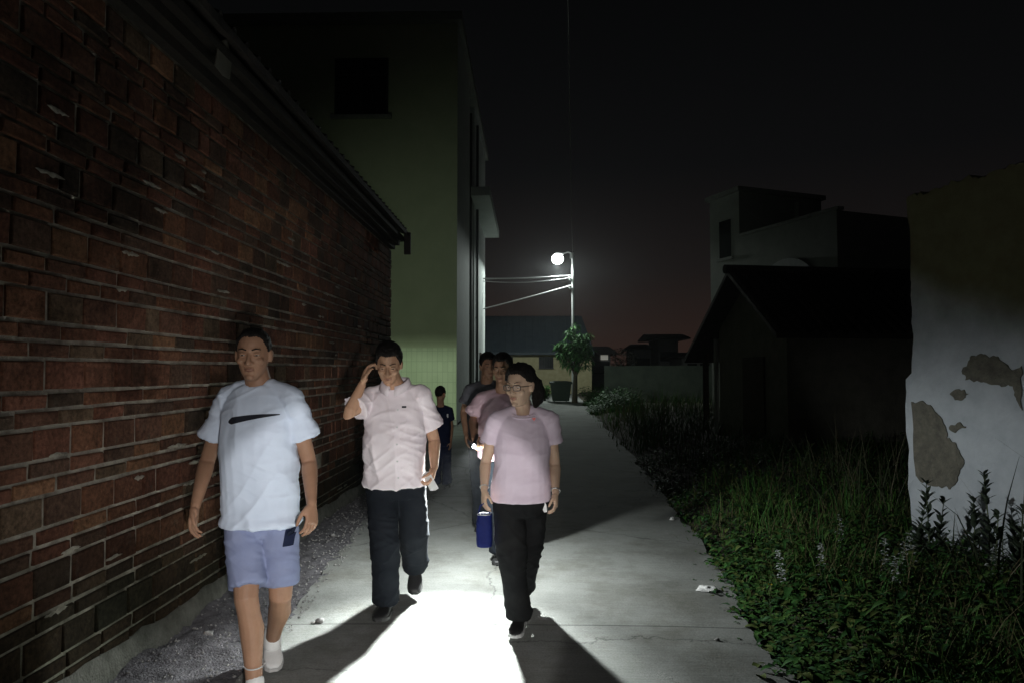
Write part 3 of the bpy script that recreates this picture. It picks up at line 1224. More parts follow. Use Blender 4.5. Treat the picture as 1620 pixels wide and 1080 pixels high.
# the rest of the wall past the doorway, and the body of the house
for s0, s1, z0, z1 in ((1.0, 2.0, 2.1, 2.95), (2.0, 4.6, -.1, 2.95)):
    q = [A + pd * s0 + Vector((0, 0, z0)), A + pd * s1 + Vector((0, 0, z0)), A + pd * s1 + Vector((0, 0, z1)), A + pd * s0 + Vector((0, 0, z1))]
    b.poly_prism(q, -pn * 0.3)
b.build('front_wall', M['lit_cutoff'], ph)
b = MB()
q = [A + pd * 0.12 - pn * 0.31 + Vector((0, 0, -.1)), A + pd * 4.6 - pn * 0.31 + Vector((0, 0, -.1)), A + pd * 4.6 - pn * 0.31 + Vector((0, 0, 2.88)), A + pd * 0.12 - pn * 0.31 + Vector((0, 0, 2.88))]
b.poly_prism(q, -pn * 4.5)
b.build('mud_core', M['bare_earth'], ph)
b = MB()
q = [A + pd * 1.003 - pn * 0.08 + Vector((0, 0, 0)), A + pd * 1.997 - pn * 0.08 + Vector((0, 0, 0)), A + pd * 1.997 - pn * 0.08 + Vector((0, 0, 2.097)), A + pd * 1.003 - pn * 0.08 + Vector((0, 0, 2.097))]
b.poly_prism(q, -pn * 0.05)
b.build('door', M['dark_wood'], ph)


def wob(pts, k=5, a=3.0):
    out = []
    n = len(pts)
    for i in range(n):
        p, q = pts[i], pts[(i + 1) % n]
        for j in range(k):
            t = j / k
            x, y = p[0] + (q[0] - p[0]) * t, p[1] + (q[1] - p[1]) * t
            out.append((x + a * nz(x, y, 0.11), y + a * nz(x, y, 0.13, 4)))
    return out


patches = [
    [(1443, 634), (1462, 634), (1478, 645), (1492, 662), (1497, 690), (1512, 700), (1524, 726), (1518, 752), (1506, 772), (1480, 768), (1462, 764), (1450, 752)],
    [(1524, 590), (1534, 566), (1556, 560), (1582, 566), (1600, 584), (1617, 580), (1617, 650), (1608, 632), (1603, 610), (1570, 608), (1530, 600)],
    [(1505, 622), (1518, 613), (1532, 622), (1528, 631), (1512, 632)],
    [(1500, 676), (1520, 668), (1528, 674), (1512, 682)],
]
for pt in patches:
    b = MB()
    b.poly_prism([on_wall(x, y, 0.001) for x, y in wob(pt, 8, 5.0)], pn * 0.006)
    b.build('bare_patch', M['bare_earth'], ph)
b = MB()
e0 = A + pd * 0.10 - pn * 0.24
e1 = A + pd * 4.6 - pn * 0.24
sl_ = Vector((0, 0, 0.9)) - pn * 2.4
b.poly_prism([e0 + Vector((0, 0, 2.86)), e1 + Vector((0, 0, 2.86)), e1 + Vector((0, 0, 2.86)) + sl_, e0 + Vector((0, 0, 2.86)) + sl_], (0, 0, 0.10))
b.build('roof', M['roof_tile'], ph)
# ---------------------------------------------------------------- people


def skin_mat(name, c1, c2):
    m = mat(name, c1, c2, 0.55, 14, 0.15, 240, spec=0.35, bdist=0.002)
    m.node_tree.nodes['Principled BSDF'].inputs['Subsurface Weight'].default_value = 0.08
    m.node_tree.nodes['Principled BSDF'].inputs['Subsurface Radius'].default_value = (0.012, 0.004, 0.002)
    return m


def cloth_mat(name, c1, c2, rough=0.9, spec=.15):
    m = mat(name, c1, c2, rough, 7, 0.25, 420, spec=spec, bdist=0.002)
    return m


M['skin_tan'] = skin_mat('tanned_skin', (0.29, 0.165, 0.105), (0.35, 0.20, 0.13))
M['skin_mid'] = skin_mat('warm_skin', (0.42, 0.245, 0.155), (0.48, 0.29, 0.19))
M['skin_fair'] = skin_mat('fair_skin', (0.52, 0.36, 0.26), (0.58, 0.41, 0.30))
M['hair'] = mat('black_hair', (0.007, 0.0065, 0.006), (0.014, 0.012, 0.011), 0.55, 40, 0.8, 190, stretch=(1, 1, 0.15), spec=0.2)
M['tee_white'] = cloth_mat('white_cotton_tee', (0.58, 0.66, 0.80), (0.64, 0.72, 0.86))
M['shirt_pink'] = cloth_mat('pinkish_white_shirt', (0.73, 0.66, 0.70), (0.79, 0.72, 0.76))
M['tee_lilac'] = cloth_mat('pale_lilac_pink_knit', (0.63, 0.53, 0.63), (0.68, 0.58, 0.68))
M['tee_rose'] = cloth_mat('dusty_pink_cotton', (0.60, 0.43, 0.49), (0.66, 0.48, 0.54))
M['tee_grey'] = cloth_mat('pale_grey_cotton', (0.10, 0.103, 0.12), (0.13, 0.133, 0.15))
M['navy'] = cloth_mat('dark_navy_cotton', (0.012, 0.016, 0.04), (0.02, 0.026, 0.055), .9, .06)
M['shorts'] = cloth_mat('blue_grey_jersey', (0.20, 0.235, 0.38), (0.25, 0.285, 0.43))
M['shorts_panel'] = cloth_mat('pale_jersey_panel', (0.60, 0.62, 0.64), (0.66, 0.68, 0.70))
M['trouser'] = cloth_mat('black_trouser_cloth', (0.008, 0.010, 0.014), (0.014, 0.0165, 0.021), 0.85, .06)
M['trouser_w'] = cloth_mat('charcoal_trouser_cloth', (0.010, 0.0105, 0.0115), (0.018, 0.0185, 0.019), 0.85, .06)
M['shoe_black'] = mat('black_shoe_leather', (0.012, 0.012, 0.013), (0.022, 0.022, 0.022), 0.5, 20)
M['sole_pale'] = mat('pale_rubber_sole', (0.5, 0.5, 0.5), None, 0.7)
M['shoe_white'] = mat('white_canvas_shoe', (0.62, 0.62, 0.62), (0.70, 0.70, 0.70), 0.8, 20)
M['logo_dark'] = mat('dark_print', (0.012, 0.014, 0.022), None, 0.8)
M['red_pin'] = mat('red_enamel', (0.55, 0.03, 0.02), None, 0.4)
M['eye_white'] = mat('eye_white', (0.34, 0.31, 0.28), None, 0.4)
M['iris'] = mat('dark_brown_iris', (0.015, 0.009, 0.006), None, 0.15)
M['lip'] = mat('natural_lip', (0.36, 0.15, 0.12), None, 0.45)
M['lip_dark'] = mat('tanned_lip', (0.20, 0.085, 0.06), None, 0.5)
M['frame_dark'] = mat('dark_spectacle_frame', (0.012, 0.011, 0.012), None, 0.3)
M['blue_bag'] = cloth_mat('deep_blue_nylon', (0.006, 0.011, 0.085), (0.010, 0.018, 0.12), 0.7)
M['phone_body'] = mat('white_phone_shell', (0.62, 0.62, 0.60), None, 0.3)
M['phone_glass'] = mat('phone_black_glass', (0.01, 0.01, 0.012), None, 0.08)
M['steel'] = mat('steel_watch', (0.5, 0.5, 0.5), None, 0.3, metal=0.8)
m_, nt_, b_ = new_mat('spectacle_lens')
b_.inputs['Base Color'].default_value = (.8, .8, .8, 1)
b_.inputs['Roughness'].default_value = 0.03
b_.inputs['Alpha'].default_value = 0.07
M['lens'] = m_

UP = Vector((0, 0, 1))


def voxel(mb, vs, smooth=4):
    """one continuous surface out of overlapping closed shapes"""
    me = mb.mesh('raw')
    o = bpy.data.objects.new('raw', me)
    col.objects.link(o)
    rm = o.modifiers.new('r', 'REMESH')
    rm.mode = 'VOXEL'
    rm.voxel_size = vs
    rm.use_smooth_shade = True
    if smooth:
        s = o.modifiers.new('s', 'SMOOTH')
        s.factor = 0.5
        s.iterations = smooth
    dg = bpy.context.evaluated_depsgraph_get()
    out = bpy.data.meshes.new_from_object(o.evaluated_get(dg))
    bpy.data.objects.remove(o)
    bpy.data.meshes.remove(me)
    return out


def get_co(me):
    a = np.empty(len(me.vertices) * 3, dtype=np.float32)
    me.vertices.foreach_get('co', a)
    return a.reshape(-1, 3)


def get_no(me):
    a = np.empty(len(me.vertices) * 3, dtype=np.float32)
    me.vertex_normals.foreach_get('vector', a)
    return a.reshape(-1, 3)


def set_co(me, a):
    me.vertices.foreach_set('co', np.ascontiguousarray(a, dtype=np.float32).ravel())
    me.update()


def ridge(p, k=2.6):
    n = 1 - abs(noise.noise(p)) * k
    return n * n if n > 0 else 0.0


def wrinkle(me, amp=0.005, seed=0.0, f=9.0, dirs=((1, 0, 0.6), (-1, 0, 0.7)), gather=None):
    """folds of cloth: narrow ridges stretched along a few directions; gather = (point, radius, extra) where cloth bunches"""
    co, no = get_co(me), get_no(me)
    out = co.copy()
    mats = []
    for dr in dirs:
        z_ = Vector(dr).normalized()
        x_ = z_.orthogonal().normalized()
        y_ = z_.cross(x_)
        mats.append((z_, x_, y_))
    for i in range(len(co)):
        p = Vector(co[i])
        d = 0.0
        w = noise.noise_vector(p * 3.0 + Vector((seed, 1, 2))) * 0.05
        pw_ = p + w
        for k, (z_, x_, y_) in enumerate(mats):
            q = Vector((pw_.dot(z_) * f, pw_.dot(x_) * f * .28, pw_.dot(y_) * f * .28))
            mask = min(1.0, max(0.0, noise.noise(p * 3.2 + Vector((k * 11 + seed, 3, 1))) * 1.8 + 0.45))
            d += ridge(q + Vector((seed * 3.1, k * 7, 0))) * mask
        d = d + 0.7 * noise.noise(p * 2.3 + Vector((seed, 0, 0)))
        a = amp
        if gather:
            for g, rd, ex in gather:
                a += ex * math.exp(-((p - g).length / rd) ** 2)
        out[i] += no[i] * (d * a)
    set_co(me, out)


def smooth_path(pts, rad, n=5):
    """Catmull-Rom through the joints, so cloth bends instead of kinking"""
    P_ = [pts[0]] + list(pts) + [pts[-1]]
    R_ = [rad[0]] + list(rad) + [rad[-1]]
    op, orr = [], []
    for i in range(1, len(P_) - 2):
        for k in range(n):
            t = k / n
            a, b, c, d = P_[i - 1], P_[i], P_[i + 1], P_[i + 2]
            op.append(0.5 * (2 * b + (c - a) * t + (2 * a - 5 * b + 4 * c - d) * t * t + (3 * b - a - 3 * c + d) * t ** 3))
            orr.append(R_[i] + (R_[i + 1] - R_[i]) * (t * t * (3 - 2 * t)))
    op.append(pts[-1])
    orr.append(rad[-1])
    return op, orr


def frame_from(f, up=UP):
    f = f.normalized()
    r = f.cross(up).normalized()
    u = r.cross(f)
    return r, f, u


def hand(mb, wrist, df, pn, thumb, s=1.0, curl=0.35, spread=0.06, grip=None):
    """df: along the fingers, pn: the way the palm faces, thumb: towards the thumb's side"""
    df = df.normalized()
    pn = (pn - df * pn.dot(df)).normalized()
    th = thumb - df * thumb.dot(df) - pn * thumb.dot(pn)
    th = th.normalized()
    W = wrist
    # palm
    rg = []
    for t, hw, hd in ((-0.015, .024, .019), (0.01, .029, .018), (0.045, .039, .0165), (0.075, .041, .0145), (0.092, .038, .011)):
        c = W + df * (t * s)
        rg.append([c + th * (math.cos(a) * hw * s) + pn * (math.sin(a) * hd * s) for a in [2 * math.pi * j / 14 for j in range(14)]])
    mb.rings(rg)
    mb.ellipsoid(W + df * (.035 * s) + th * (.022 * s) + pn * (.010 * s), (.018 * s, .018 * s, .026 * s), None, 8)
    lens = (.068, .076, .070, .054)
    for k in range(4):
        off = (1.5 - k) * 0.0205 * s
        p = W + df * ((.086 - (0.006 if k in (0, 3) else 0)) * s) + th * off
        d = (df + th * ((1.5 - k) * spread)).normalized()
        ax = d.cross(pn).normalized()
        c = (curl if not grip else grip) * (1 + 0.13 * k)
        pts = [p - d * 0.02 * s, p]
        for j, fr in enumerate((.44, .32, .24)):
            d = Matrix.Rotation(c * (0.7 if j == 0 else 1.0), 3, ax) @ d
            p = p + d * (lens[k] * fr * s)
            pts.append(p)
        r0 = (.0088 if k < 3 else .0076) * s
        mb.tube(pts, [r0 * 1.02, r0, r0 * .97, r0 * .9, r0 * .78], 8)
    d = (df * 0.72 + th * 0.62 + pn * 0.35).normalized()
    p = W + df * .022 * s + th * .026 * s
    p2 = p + d * .038 * s
    d2 = (df * 0.88 + th * 0.25 + pn * (0.42 if not grip else 0.9)).normalized()
    p3 = p2 + d2 * .030 * s
    d3 = (df * 0.9 + th * 0.02 + pn * (0.45 if not grip else 1.1)).normalized()
    mb.tube([p, p2, p3, p3 + d3 * .024 * s], [.0135 * s, .011 * s, .010 * s, .008 * s], 8)


def head_shape(mb, c, rr, ff, uu, s=1.0, female=False):
    rot = Matrix((rr, ff, uu)).transposed()

    def L(x, y, z):
        return c + (rr * x + ff * y + uu * z) * s
    mb.ellipsoid(L(0, -.012, .035), (.074 * s, .094 * s, .085 * s), rot, 18)
    jaw = .99 if female else 1.0
    sec = [(.055, .068, .080, -.004), (.02, .0695, .084, -.002), (-.02, .067, .083, .000), (-.05, .061 * jaw, .078, .004), (-.078, .050 * jaw, .066, .012), (-.100, .035 * jaw, .048, .024), (-.113, .018 * jaw, .026, .036)]
    rg = []
    for z_, w_, d_, yo in sec:
        ring = []
        for j in range(20):
            a = 2 * math.pi * j / 20
            ca, sa = math.cos(a), math.sin(a)
            # front of the face a little flatter, the back narrower
            yy = d_ * (sa if sa > 0 else sa * 0.75)
            ring.append(L(w_ * math.copysign(abs(ca) ** 0.88, ca), yo + yy, z_))
        rg.append(ring)
    mb.rings(rg)
    # brow, cheeks, chin
    mb.ellipsoid(L(0, .070, .030), (.050 * s, .016 * s, .014 * s), rot, 10)
    for q in (-1, 1):
        mb.ellipsoid(L(q * .040, .060, -.022), (.022 * s, .018 * s, .018 * s), rot, 10)
        # ears
        mb.ellipsoid(L(q * .076, -.008, -.002), (.010 * s, .019 * s, .031 * s), rot, 10)
        mb.ellipsoid(L(q * .081, -.016, .008), (.006 * s, .014 * s, .020 * s), rot, 8)
    mb.ellipsoid(L(0, .072, -.095), (.020 * s, .015 * s, .014 * s), rot, 10)
    # nose
    nl = .9 if female else 1.05
    mb.tube([L(0, .076, .020), L(0, .087, .000), L(0, .097 * (1 if nl > 1 else .985), -.020), L(0, .100 * (1 if nl > 1 else .98), -.028)], [.007 * s, .0085 * s, .0115 * s * nl, .012 * s * nl], 10)
    for q in (-1, 1):
        mb.ellipsoid(L(q * .0125 * nl, .088, -.030), (.0085 * s, .010 * s, .0075 * s), rot, 8)
    # lips
    mb.ellipsoid(L(0, .083, -.054), (.023 * s, .009 * s, .0055 * s), rot, 10)
    mb.ellipsoid(L(0, .082, -.065), (.019 * s, .009 * s, .006 * s), rot, 10)
    return L


def face_dents(me, L, s):
    co, no = get_co(me), get_no(me)
    for (x, y, z_), rad, dep in (((-.033, .082, .008), .015, .009), ((.033, .082, .008), .015, .009), ((0, .095, -.0595), .009, .0), ((-.06, .05, .045), .02, .003), ((.06, .05, .045), .02, .003)):
        c = np.array(L(x, y, z_))
        d2 = ((co - c) ** 2).sum(1)
        w = np.exp(-d2 / (rad * s) ** 2)[:, None]
        ff = np.array(L(0, 1, 0)) - np.array(L(0, 0, 0))
        ff /= np.linalg.norm(ff)
        co = co - ff * w * dep * s
    # mouth line
    c0, cx, cz = np.array(L(0, .09, -.0595)), np.array(L(1, 0, 0)) - np.array(L(0, 0, 0)), np.array(L(0, 0, 1)) - np.array(L(0, 0, 0))
    cx /= np.linalg.norm(cx)
    cz /= np.linalg.norm(cz)
    r = co - c0
    x, zz = r @ cx, r @ cz
    near = (np.abs(x) < .024 * s) & (np.linalg.norm(r, axis=1) < .03 * s)
    w = np.where(near, np.exp(-(zz / (.0028 * s)) ** 2), 0)[:, None]
    set_co(me, co - ff * w * .004 * s)


def hair_shape(c, rr, ff, uu, s, style, seed):
    L = lambda x, y, z_: c + (rr * x + ff * y + uu * z_) * s
    mb = MB()
    nu, nv = 88, 56
    v = []
    for i in range(nv + 1):
        th = math.pi * i / nv
        for j in range(nu):
            a = 2 * math.pi * j / nu
            x, y, z_ = math.sin(th) * math.sin(a), math.sin(th) * math.cos(a), math.cos(th)
            az = abs(math.degrees(math.atan2(x, y)))
            if style == 'long':
                line = float(np.interp(az, [0, 30, 50, 68, 80, 100, 120, 180], [.50, .50, .30, -.05, -.12, -.10, -.70, -.85]))
            elif style == 'crop':
                line = float(np.interp(az, [0, 28, 42, 60, 72, 84, 92, 112, 130, 180], [.56, .60, .52, .15, -.28, -.25, .0, .0, -.5, -.62]))
            else:
                line = float(np.interp(az, [0, 28, 42, 60, 72, 84, 92, 112, 130, 180], [.44, .50, .44, .10, -.38, -.35, .0, .0, -.55, -.68]))
            line += 0.05 * noise.noise(Vector((x * 4, y * 4, z_ * 4 + seed))) + 0.09 * noise.noise(Vector((x * 15, y * 15, seed)))
            t = min(1, max(0, (z_ - line + .03) / (.13 if az < 50 else .09)))
            t = t * t * (3 - 2 * t)
            thick = {'short': .015, 'long': .021, 'receding': .010, 'crop': .007}[style] * (.45 + .55 * min(1, max(0, z_ + .25)))
            add = thick * (1 + 0.35 * noise.noise(Vector((x * 5, y * 5, z_ * 5 + seed))) + 0.75 * max(0, z_) ** 2 * (style == 'short')) + 0.0034 * noise.noise(Vector((x * 22, y * 22, z_ * 6 + seed)))
            k = -0.012 + t * (0.012 + add)
            v.append(L(x * (.0745 + k), -.012 + y * (.0945 + k), .035 + z_ * (.086 + k)))
    f = [(i * nu + j, i * nu + (j + 1) % nu, (i + 1) * nu + (j + 1) % nu, (i + 1) * nu + j) for i in range(nv) for j in range(nu)]
    mb.add(v, f)
    return mb


def conform(bvh, pts, toward, off=0.003):
    """drop points onto a surface along a direction, a little proud of it"""
    out = []
    for p in pts:
        hit = bvh.ray_cast(Vector(p) - toward * 0.6, toward, 1.5)
        out.append((hit[0] - toward * off) if hit[0] is not None else Vector(p))
    return out


def patch_mesh(bvh, outline_fn, nu, nv, toward, off=0.003):
    """thin patch lying on a surface; outline_fn(u, v) -> point"""
    mb = MB()
    pts = [outline_fn(i / nu, j / nv) for j in range(nv + 1) for i in range(nu + 1)]
    pts = conform(bvh, pts, toward, off)
    n = nu + 1
    mb.add(pts, [(j * n + i, j * n + i + 1, (j + 1) * n + i + 1, (j + 1) * n + i) for j in range(nv) for i in range(nu)])
    return mb


def shoe(mb, sole, ankle, toe, s=1.0, heel_drop=0.085):
    """ankle: joint, toe: tip of the shoe on the ground side"""
    fwd = toe - ankle
    flat = Vector((fwd.x, fwd.y, fwd.z + heel_drop * s))
    fd = flat.normalized()
    side = fd.cross(UP).normalized()
    up = side.cross(fd).normalized()
    Lg = 0.275 * s
    heel = toe - fd * Lg
    prof = [(0.0, .026, .055, .030), (0.05, .034, .072, .036), (0.16, .036, .088, .044), (0.30, .037, .090, .045), (0.45, .039, .068, .034), (0.62, .045, .052, .026), (0.80, .047, .043, .0215), (0.93, .036, .034, .017), (1.0, .016, .022, .012)]
    rg, rs = [], []
    for t, w_, top, _ in prof:
        c = heel + fd * (Lg * t)
        ring = []
        for j in range(14):
            a = 2 * math.pi * j / 14
            x, z_ = math.cos(a), math.sin(a)
            ring.append(c + side * (w_ * s * math.copysign(abs(x) ** .7, x)) + up * (s * (.014 + (top - .014) * (z_ * .5 + .5))))
        rg.append(ring)
        rs.append([c + side * (q * (w_ + .004) * s) + up * (z_ * s) for q, z_ in ((-1, 0), (1, 0), (1, .020), (-1, .020))])
    mb.rings(rg)
    mb.tube([ankle + UP * 0.03 * s, ankle + fd * 0.01 * s - UP * .02 * s], [.043 * s, .045 * s], 10)
    sole.rings(rs)
    return fd


def person(label, J, s=1.0, female=False, skin='skin_mid', hair='short', top=None, bottom=None, shoes='shoe_black', voxb=0.005, voxc=0.007,
           group=None, hands=None, face=True, seed=1.0, head_dir=None, head_up=UP, head_s=1.0, build=1.0, lip='lip'):
    """J: joints in the scene. top / bottom: dicts describing the clothes"""
    for k in J:
        J[k] = Vector(J[k])
    mid_a = (J['ankR'] + J['ankL']) / 2
    root = empty('person', (mid_a.x, mid_a.y, 0))
    tag(root, label, 'person', group)
    pel = (J['hipR'] + J['hipL']) / 2
    chs = (J['shR'] + J['shL']) / 2
    ax = (chs - pel)
    lat0 = (J['hipL'] - J['hipR']).normalized()
    lat1 = (J['shL'] - J['shR']).normalized()
    sw = (J['shL'] - J['shR']).length

    def ring_at(t, hw, hd, fo=0.0, n=24, power=0.85, add=0.0):
        c = pel + ax * t
        lt = lat0.lerp(lat1, min(1, max(0, t))).normalized()
        fr = lt.cross(ax.normalized()).normalized()
        if fr.y > 0:
            fr = -fr
        c = c + fr * fo
        return [c + lt * (math.copysign(abs(math.cos(a)) ** power, math.cos(a)) * (hw + add)) + fr * (math.sin(a) * (hd + add)) for a in [2 * math.pi * j / n for j in range(n)]], c, fr
    b_ = build
    if female:
        prof = [(-.22, .150, .100, 0), (-.08, .170, .118, -.004), (.05, .172, .116, -.004), (.22, .152, .102, .002), (.40, .140, .096, .006), (.58, .148, .104, .010), (.75, .156, .104, .008), (.90, .154, .086, 0), (1.0, .138, .070, -.005), (1.06, .100, .060, -.008), (1.11, .062, .052, -.010)]
    else:
        prof = [(-.22, .140, .098, 0), (-.08, .162, .116, 0), (.05, .166, .118, .002), (.25, .156, .116, .008), (.45, .162, .118, .010), (.65, .168, .118, .008), (.82, .174, .108, .003), (.94, .172, .090, -.002), (1.02, .148, .074, -.006), (1.08, .105, .064, -.010), (1.13, .066, .056, -.012)]
    fs = sw / 0.335

    def pring(i, add=0.0):
        t, hw, hd, fo = prof[i]
        return ring_at(t, hw * fs * b_, hd * s * b_, fo * s, add=add)[0]
    fr = ring_at(.6, .1, .1)[2]
    # ------------ body (skin): one continuous surface
    mb = MB()
    mb.rings([pring(i, -0.012) for i in range(len(prof))])
    hc = J['head']
    hd_ = (head_dir or Vector((0, -1, 0))).normalized()
    rr, ff, uu = frame_from(hd_, head_up)
    hs = s * head_s
    nb = chs + ax.normalized() * (.035 * s) - fr * .008
    nt = hc - uu * (.055 * hs) - ff * (.018 * hs)
    nr = .047 if female else .059
    mb.tube([nb - UP * .05, nb, nb.lerp(nt, .5), nt], [nr * 1.5 * s, nr * 1.15 * s, nr * s, nr * .98 * s], 16)
    for q, sg in (('R', -1), ('L', 1)):
        mb.tube([chs + UP * (.034 * s) + lat1 * (sg * .045 * s) - fr * .008, J['sh' + q] - UP * .004 * s], [.040 * s, .043 * s], 12)
    L = head_shape(mb, hc, rr, ff, uu, hs, female)
    th = .9 if female else 1.0
    for q in 'RL':
        sh, el, wr = J['sh' + q], J['el' + q], J['wr' + q]
        rad = [.050, .047, .041, .037, .040, .036, .027, .024]
        pts = [sh, sh.lerp(el, .25), sh.lerp(el, .7), el, el.lerp(wr, .15), el.lerp(wr, .4), el.lerp(wr, .85), wr]
        mb.tube(pts, [r_ * s * th * b_ for r_ in rad], 14)
        hnd = (hands or {}).get(q, {})
        df = hnd.get('dir') or (wr - el).normalized().lerp(Vector((0, -.05, -1)), .5)
        inward = lat1 if q == 'R' else -lat1
        pn = hnd.get('palm') or (inward + Vector((0, .25, 0)))
        tb = hnd.get('thumb') or fr
        hand(mb, wr, df, pn, tb, s * (.92 if female else 1.0), hnd.get('curl', .28), grip=hnd.get('grip'))
        hp, kn, an = J['hip' + q], J['kn' + q], J['an' + 'k' + q]
        kf = (fr * .012)
        pts = [hp, hp.lerp(kn, .3), hp.lerp(kn, .75), kn + kf, kn.lerp(an, .18), kn.lerp(an, .36) - fr * .014, kn.lerp(an, .7) - fr * .004, an]
        lg_ = .74 if (bottom and not bottom.get('short')) else 1.0
        if lg_ < 1:
            kc = kn * .55 + hp.lerp(an, .5) * .45
            pts = [hp, hp.lerp(kc, .3), hp.lerp(kc, .75), kc, kc.lerp(an, .18), kc.lerp(an, .36), kc.lerp(an, .7), an]
        mb.tube(pts, [r_ * s * b_ * lg_ for r_ in (.088, .082, .062, .054, .051, .056, .041, .036)], 16)
    me = voxel(mb, voxb, 3)
    if face:
        face_dents(me, L, hs)
    body = link_mesh('body', me, M[skin], root, True)
    # ------------ face details
    bw = .6 if female else 1.0
    if face:
        for q in (-1, 1):
            mbx = MB()
            rot = Matrix((rr, ff, uu)).transposed()
            mbx.ellipsoid(L(q * .032, .0675, .006), (.0120 * hs,) * 3, rot, 12)
            ey = mbx.build('eye', M['eye_white'], root, True)
            mbx = MB()
            mbx.ellipsoid(L(q * .032, .0748, .0055), (.0062 * hs, .0055 * hs, .0062 * hs), rot, 10)
            mbx.build('iris', M['iris'], ey, True)
            mbx = MB()
            mbx.tube([L(q * .018, .0755, .0115), L(q * .032, .0795, .0130), L(q * .046, .0715, .0095)], [.0036 * hs, .0060 * hs, .0036 * hs], 8)
            mbx.build('eyelid', M[skin], root, True)
            mbx = MB()
            mbx.tube([L(q * .018, .0755, .0005), L(q * .032, .0785, -.0020), L(q * .046, .0715, .0010)], [.0032 * hs, .0054 * hs, .0032 * hs], 8)
            mbx.build('eyelid', M[skin], root, True)
            mbx = MB()
            mbx.tube([L(q * .014, .086, .029), L(q * .030, .085, .035), L(q * .048, .074, .031)], [.003 * hs * bw, .0036 * hs * bw, .0018 * hs * bw], 8, flat=.6)
            mbx.build('eyebrow', M['hair'], root, True)
        mbx = MB()
        mbx.tube([L(-.023, .0835, -.0575), L(-.009, .0895, -.0550), L(0, .0895, -.0562), L(.009, .0895, -.0550), L(.023, .0835, -.0575)], [.0012 * hs, .003 * hs, .0032 * hs, .003 * hs, .0012 * hs], 8)
        mbx.tube([L(-.020, .0825, -.0635), L(0, .0885, -.0660), L(.020, .0825, -.0635)], [.0012 * hs, .0038 * hs, .0012 * hs], 8)
        mbx.build('lips', M[lip], root, True)
    hm = hair_shape(hc, rr, ff, uu, hs, hair, seed)
    hair_o = hm.build('hair', M['hair'], root, True)
    # ------------ top
    out = dict(root=root, L=L, rr=rr, ff=ff, uu=uu, fr=fr, lat=lat1, pel=pel, ax=ax, chs=chs, body=body, hair=hair_o, s=s)
    if top:
        ease = top.get('ease', .018)
        mb = MB()
        hem = top.get('hem', -.18)
        rg = []
        t0 = prof[1]
        for k, fl in ((0, 0), (.03, .0)):
            rg.append(ring_at(hem + k, (t0[1]) * fs * b_, t0[2] * s * b_, top.get('hem_fo', 0), add=ease + top.get('flare', .012))[0])
        for i, pr in enumerate(prof):
            if pr[0] > hem + .06:
                e_ = ease * (1.0 if pr[0] < .8 else .55)
                if .1 < pr[0] < .6:
                    e_ += top.get('boxy', .010)
                if i == len(prof) - 1:
                    continue
                rg.append(pring(i, e_))
        t, hw, hd, fo = prof[-1]
        nk = top.get('neck_w', .072) * s
        top_t = 1.085 if female else 1.105
        rg.append(ring_at(top_t, nk + .004, nk * .86, -.008)[0])
        rg.append(ring_at(top_t - .03, nk - .012, nk * .72, -.006)[0])
        mb.rings(rg)
        if female:
            for q in (-1, 1):
                mb.ellipsoid(pel + ax * .63 + lat1 * (q * .062 * s) + fr * (.062 * s), (.084 * s, .066 * s, .080 * s), None, 16)
        for q, sg in (('R', -1), ('L', 1)):
            mb.tube([chs + UP * (.040 * s) + lat1 * (sg * .055 * s) - fr * .008, J['sh' + q] - UP * .002 * s], [.044 * s, .052 * s + ease * .1], 14)
        sl = top.get('sleeve', .55)
        for q in 'RL':
            sh, el = J['sh' + q], J['el' + q]
            d = (el - sh).normalized()
            e = sh.lerp(el, sl)
            w0 = .056 * s * b_
            mb.tube([sh - d * .02 - UP * .005, sh + d * .03, sh.lerp(el, sl * .6), e], [w0 + ease * .05, w0 + ease * .2, w0 + ease * .45, w0 + ease * top.get('cuff', .95) * .8], 16, True if False else False)
            mb.ellipsoid(sh - UP * .012 * s, ((w0 + ease * .15) * .94,) * 3, None, 12)
        me = voxel(mb, voxc, top.get('smooth', 4))
        a_ = top.get('amp', .006)
        wrinkle(me, a_, seed, 8, dirs=((1, 0, .25), (.8, .2, .8), (-.8, .2, .8)))
        wrinkle(me, a_ * .55, seed + 3, 17, dirs=((.35, 0, 1), (-.5, .1, 1)))
        out['top'] = link_mesh(top['name'], me, M[top['mat']], root, True)
        mw = me.copy()
        mw.transform(Matrix.Translation(root.location))
        bm = bmesh.new()
        bm.from_mesh(mw)
        out['bvh'] = BVHTree.FromBMesh(bm)
        bm.free()
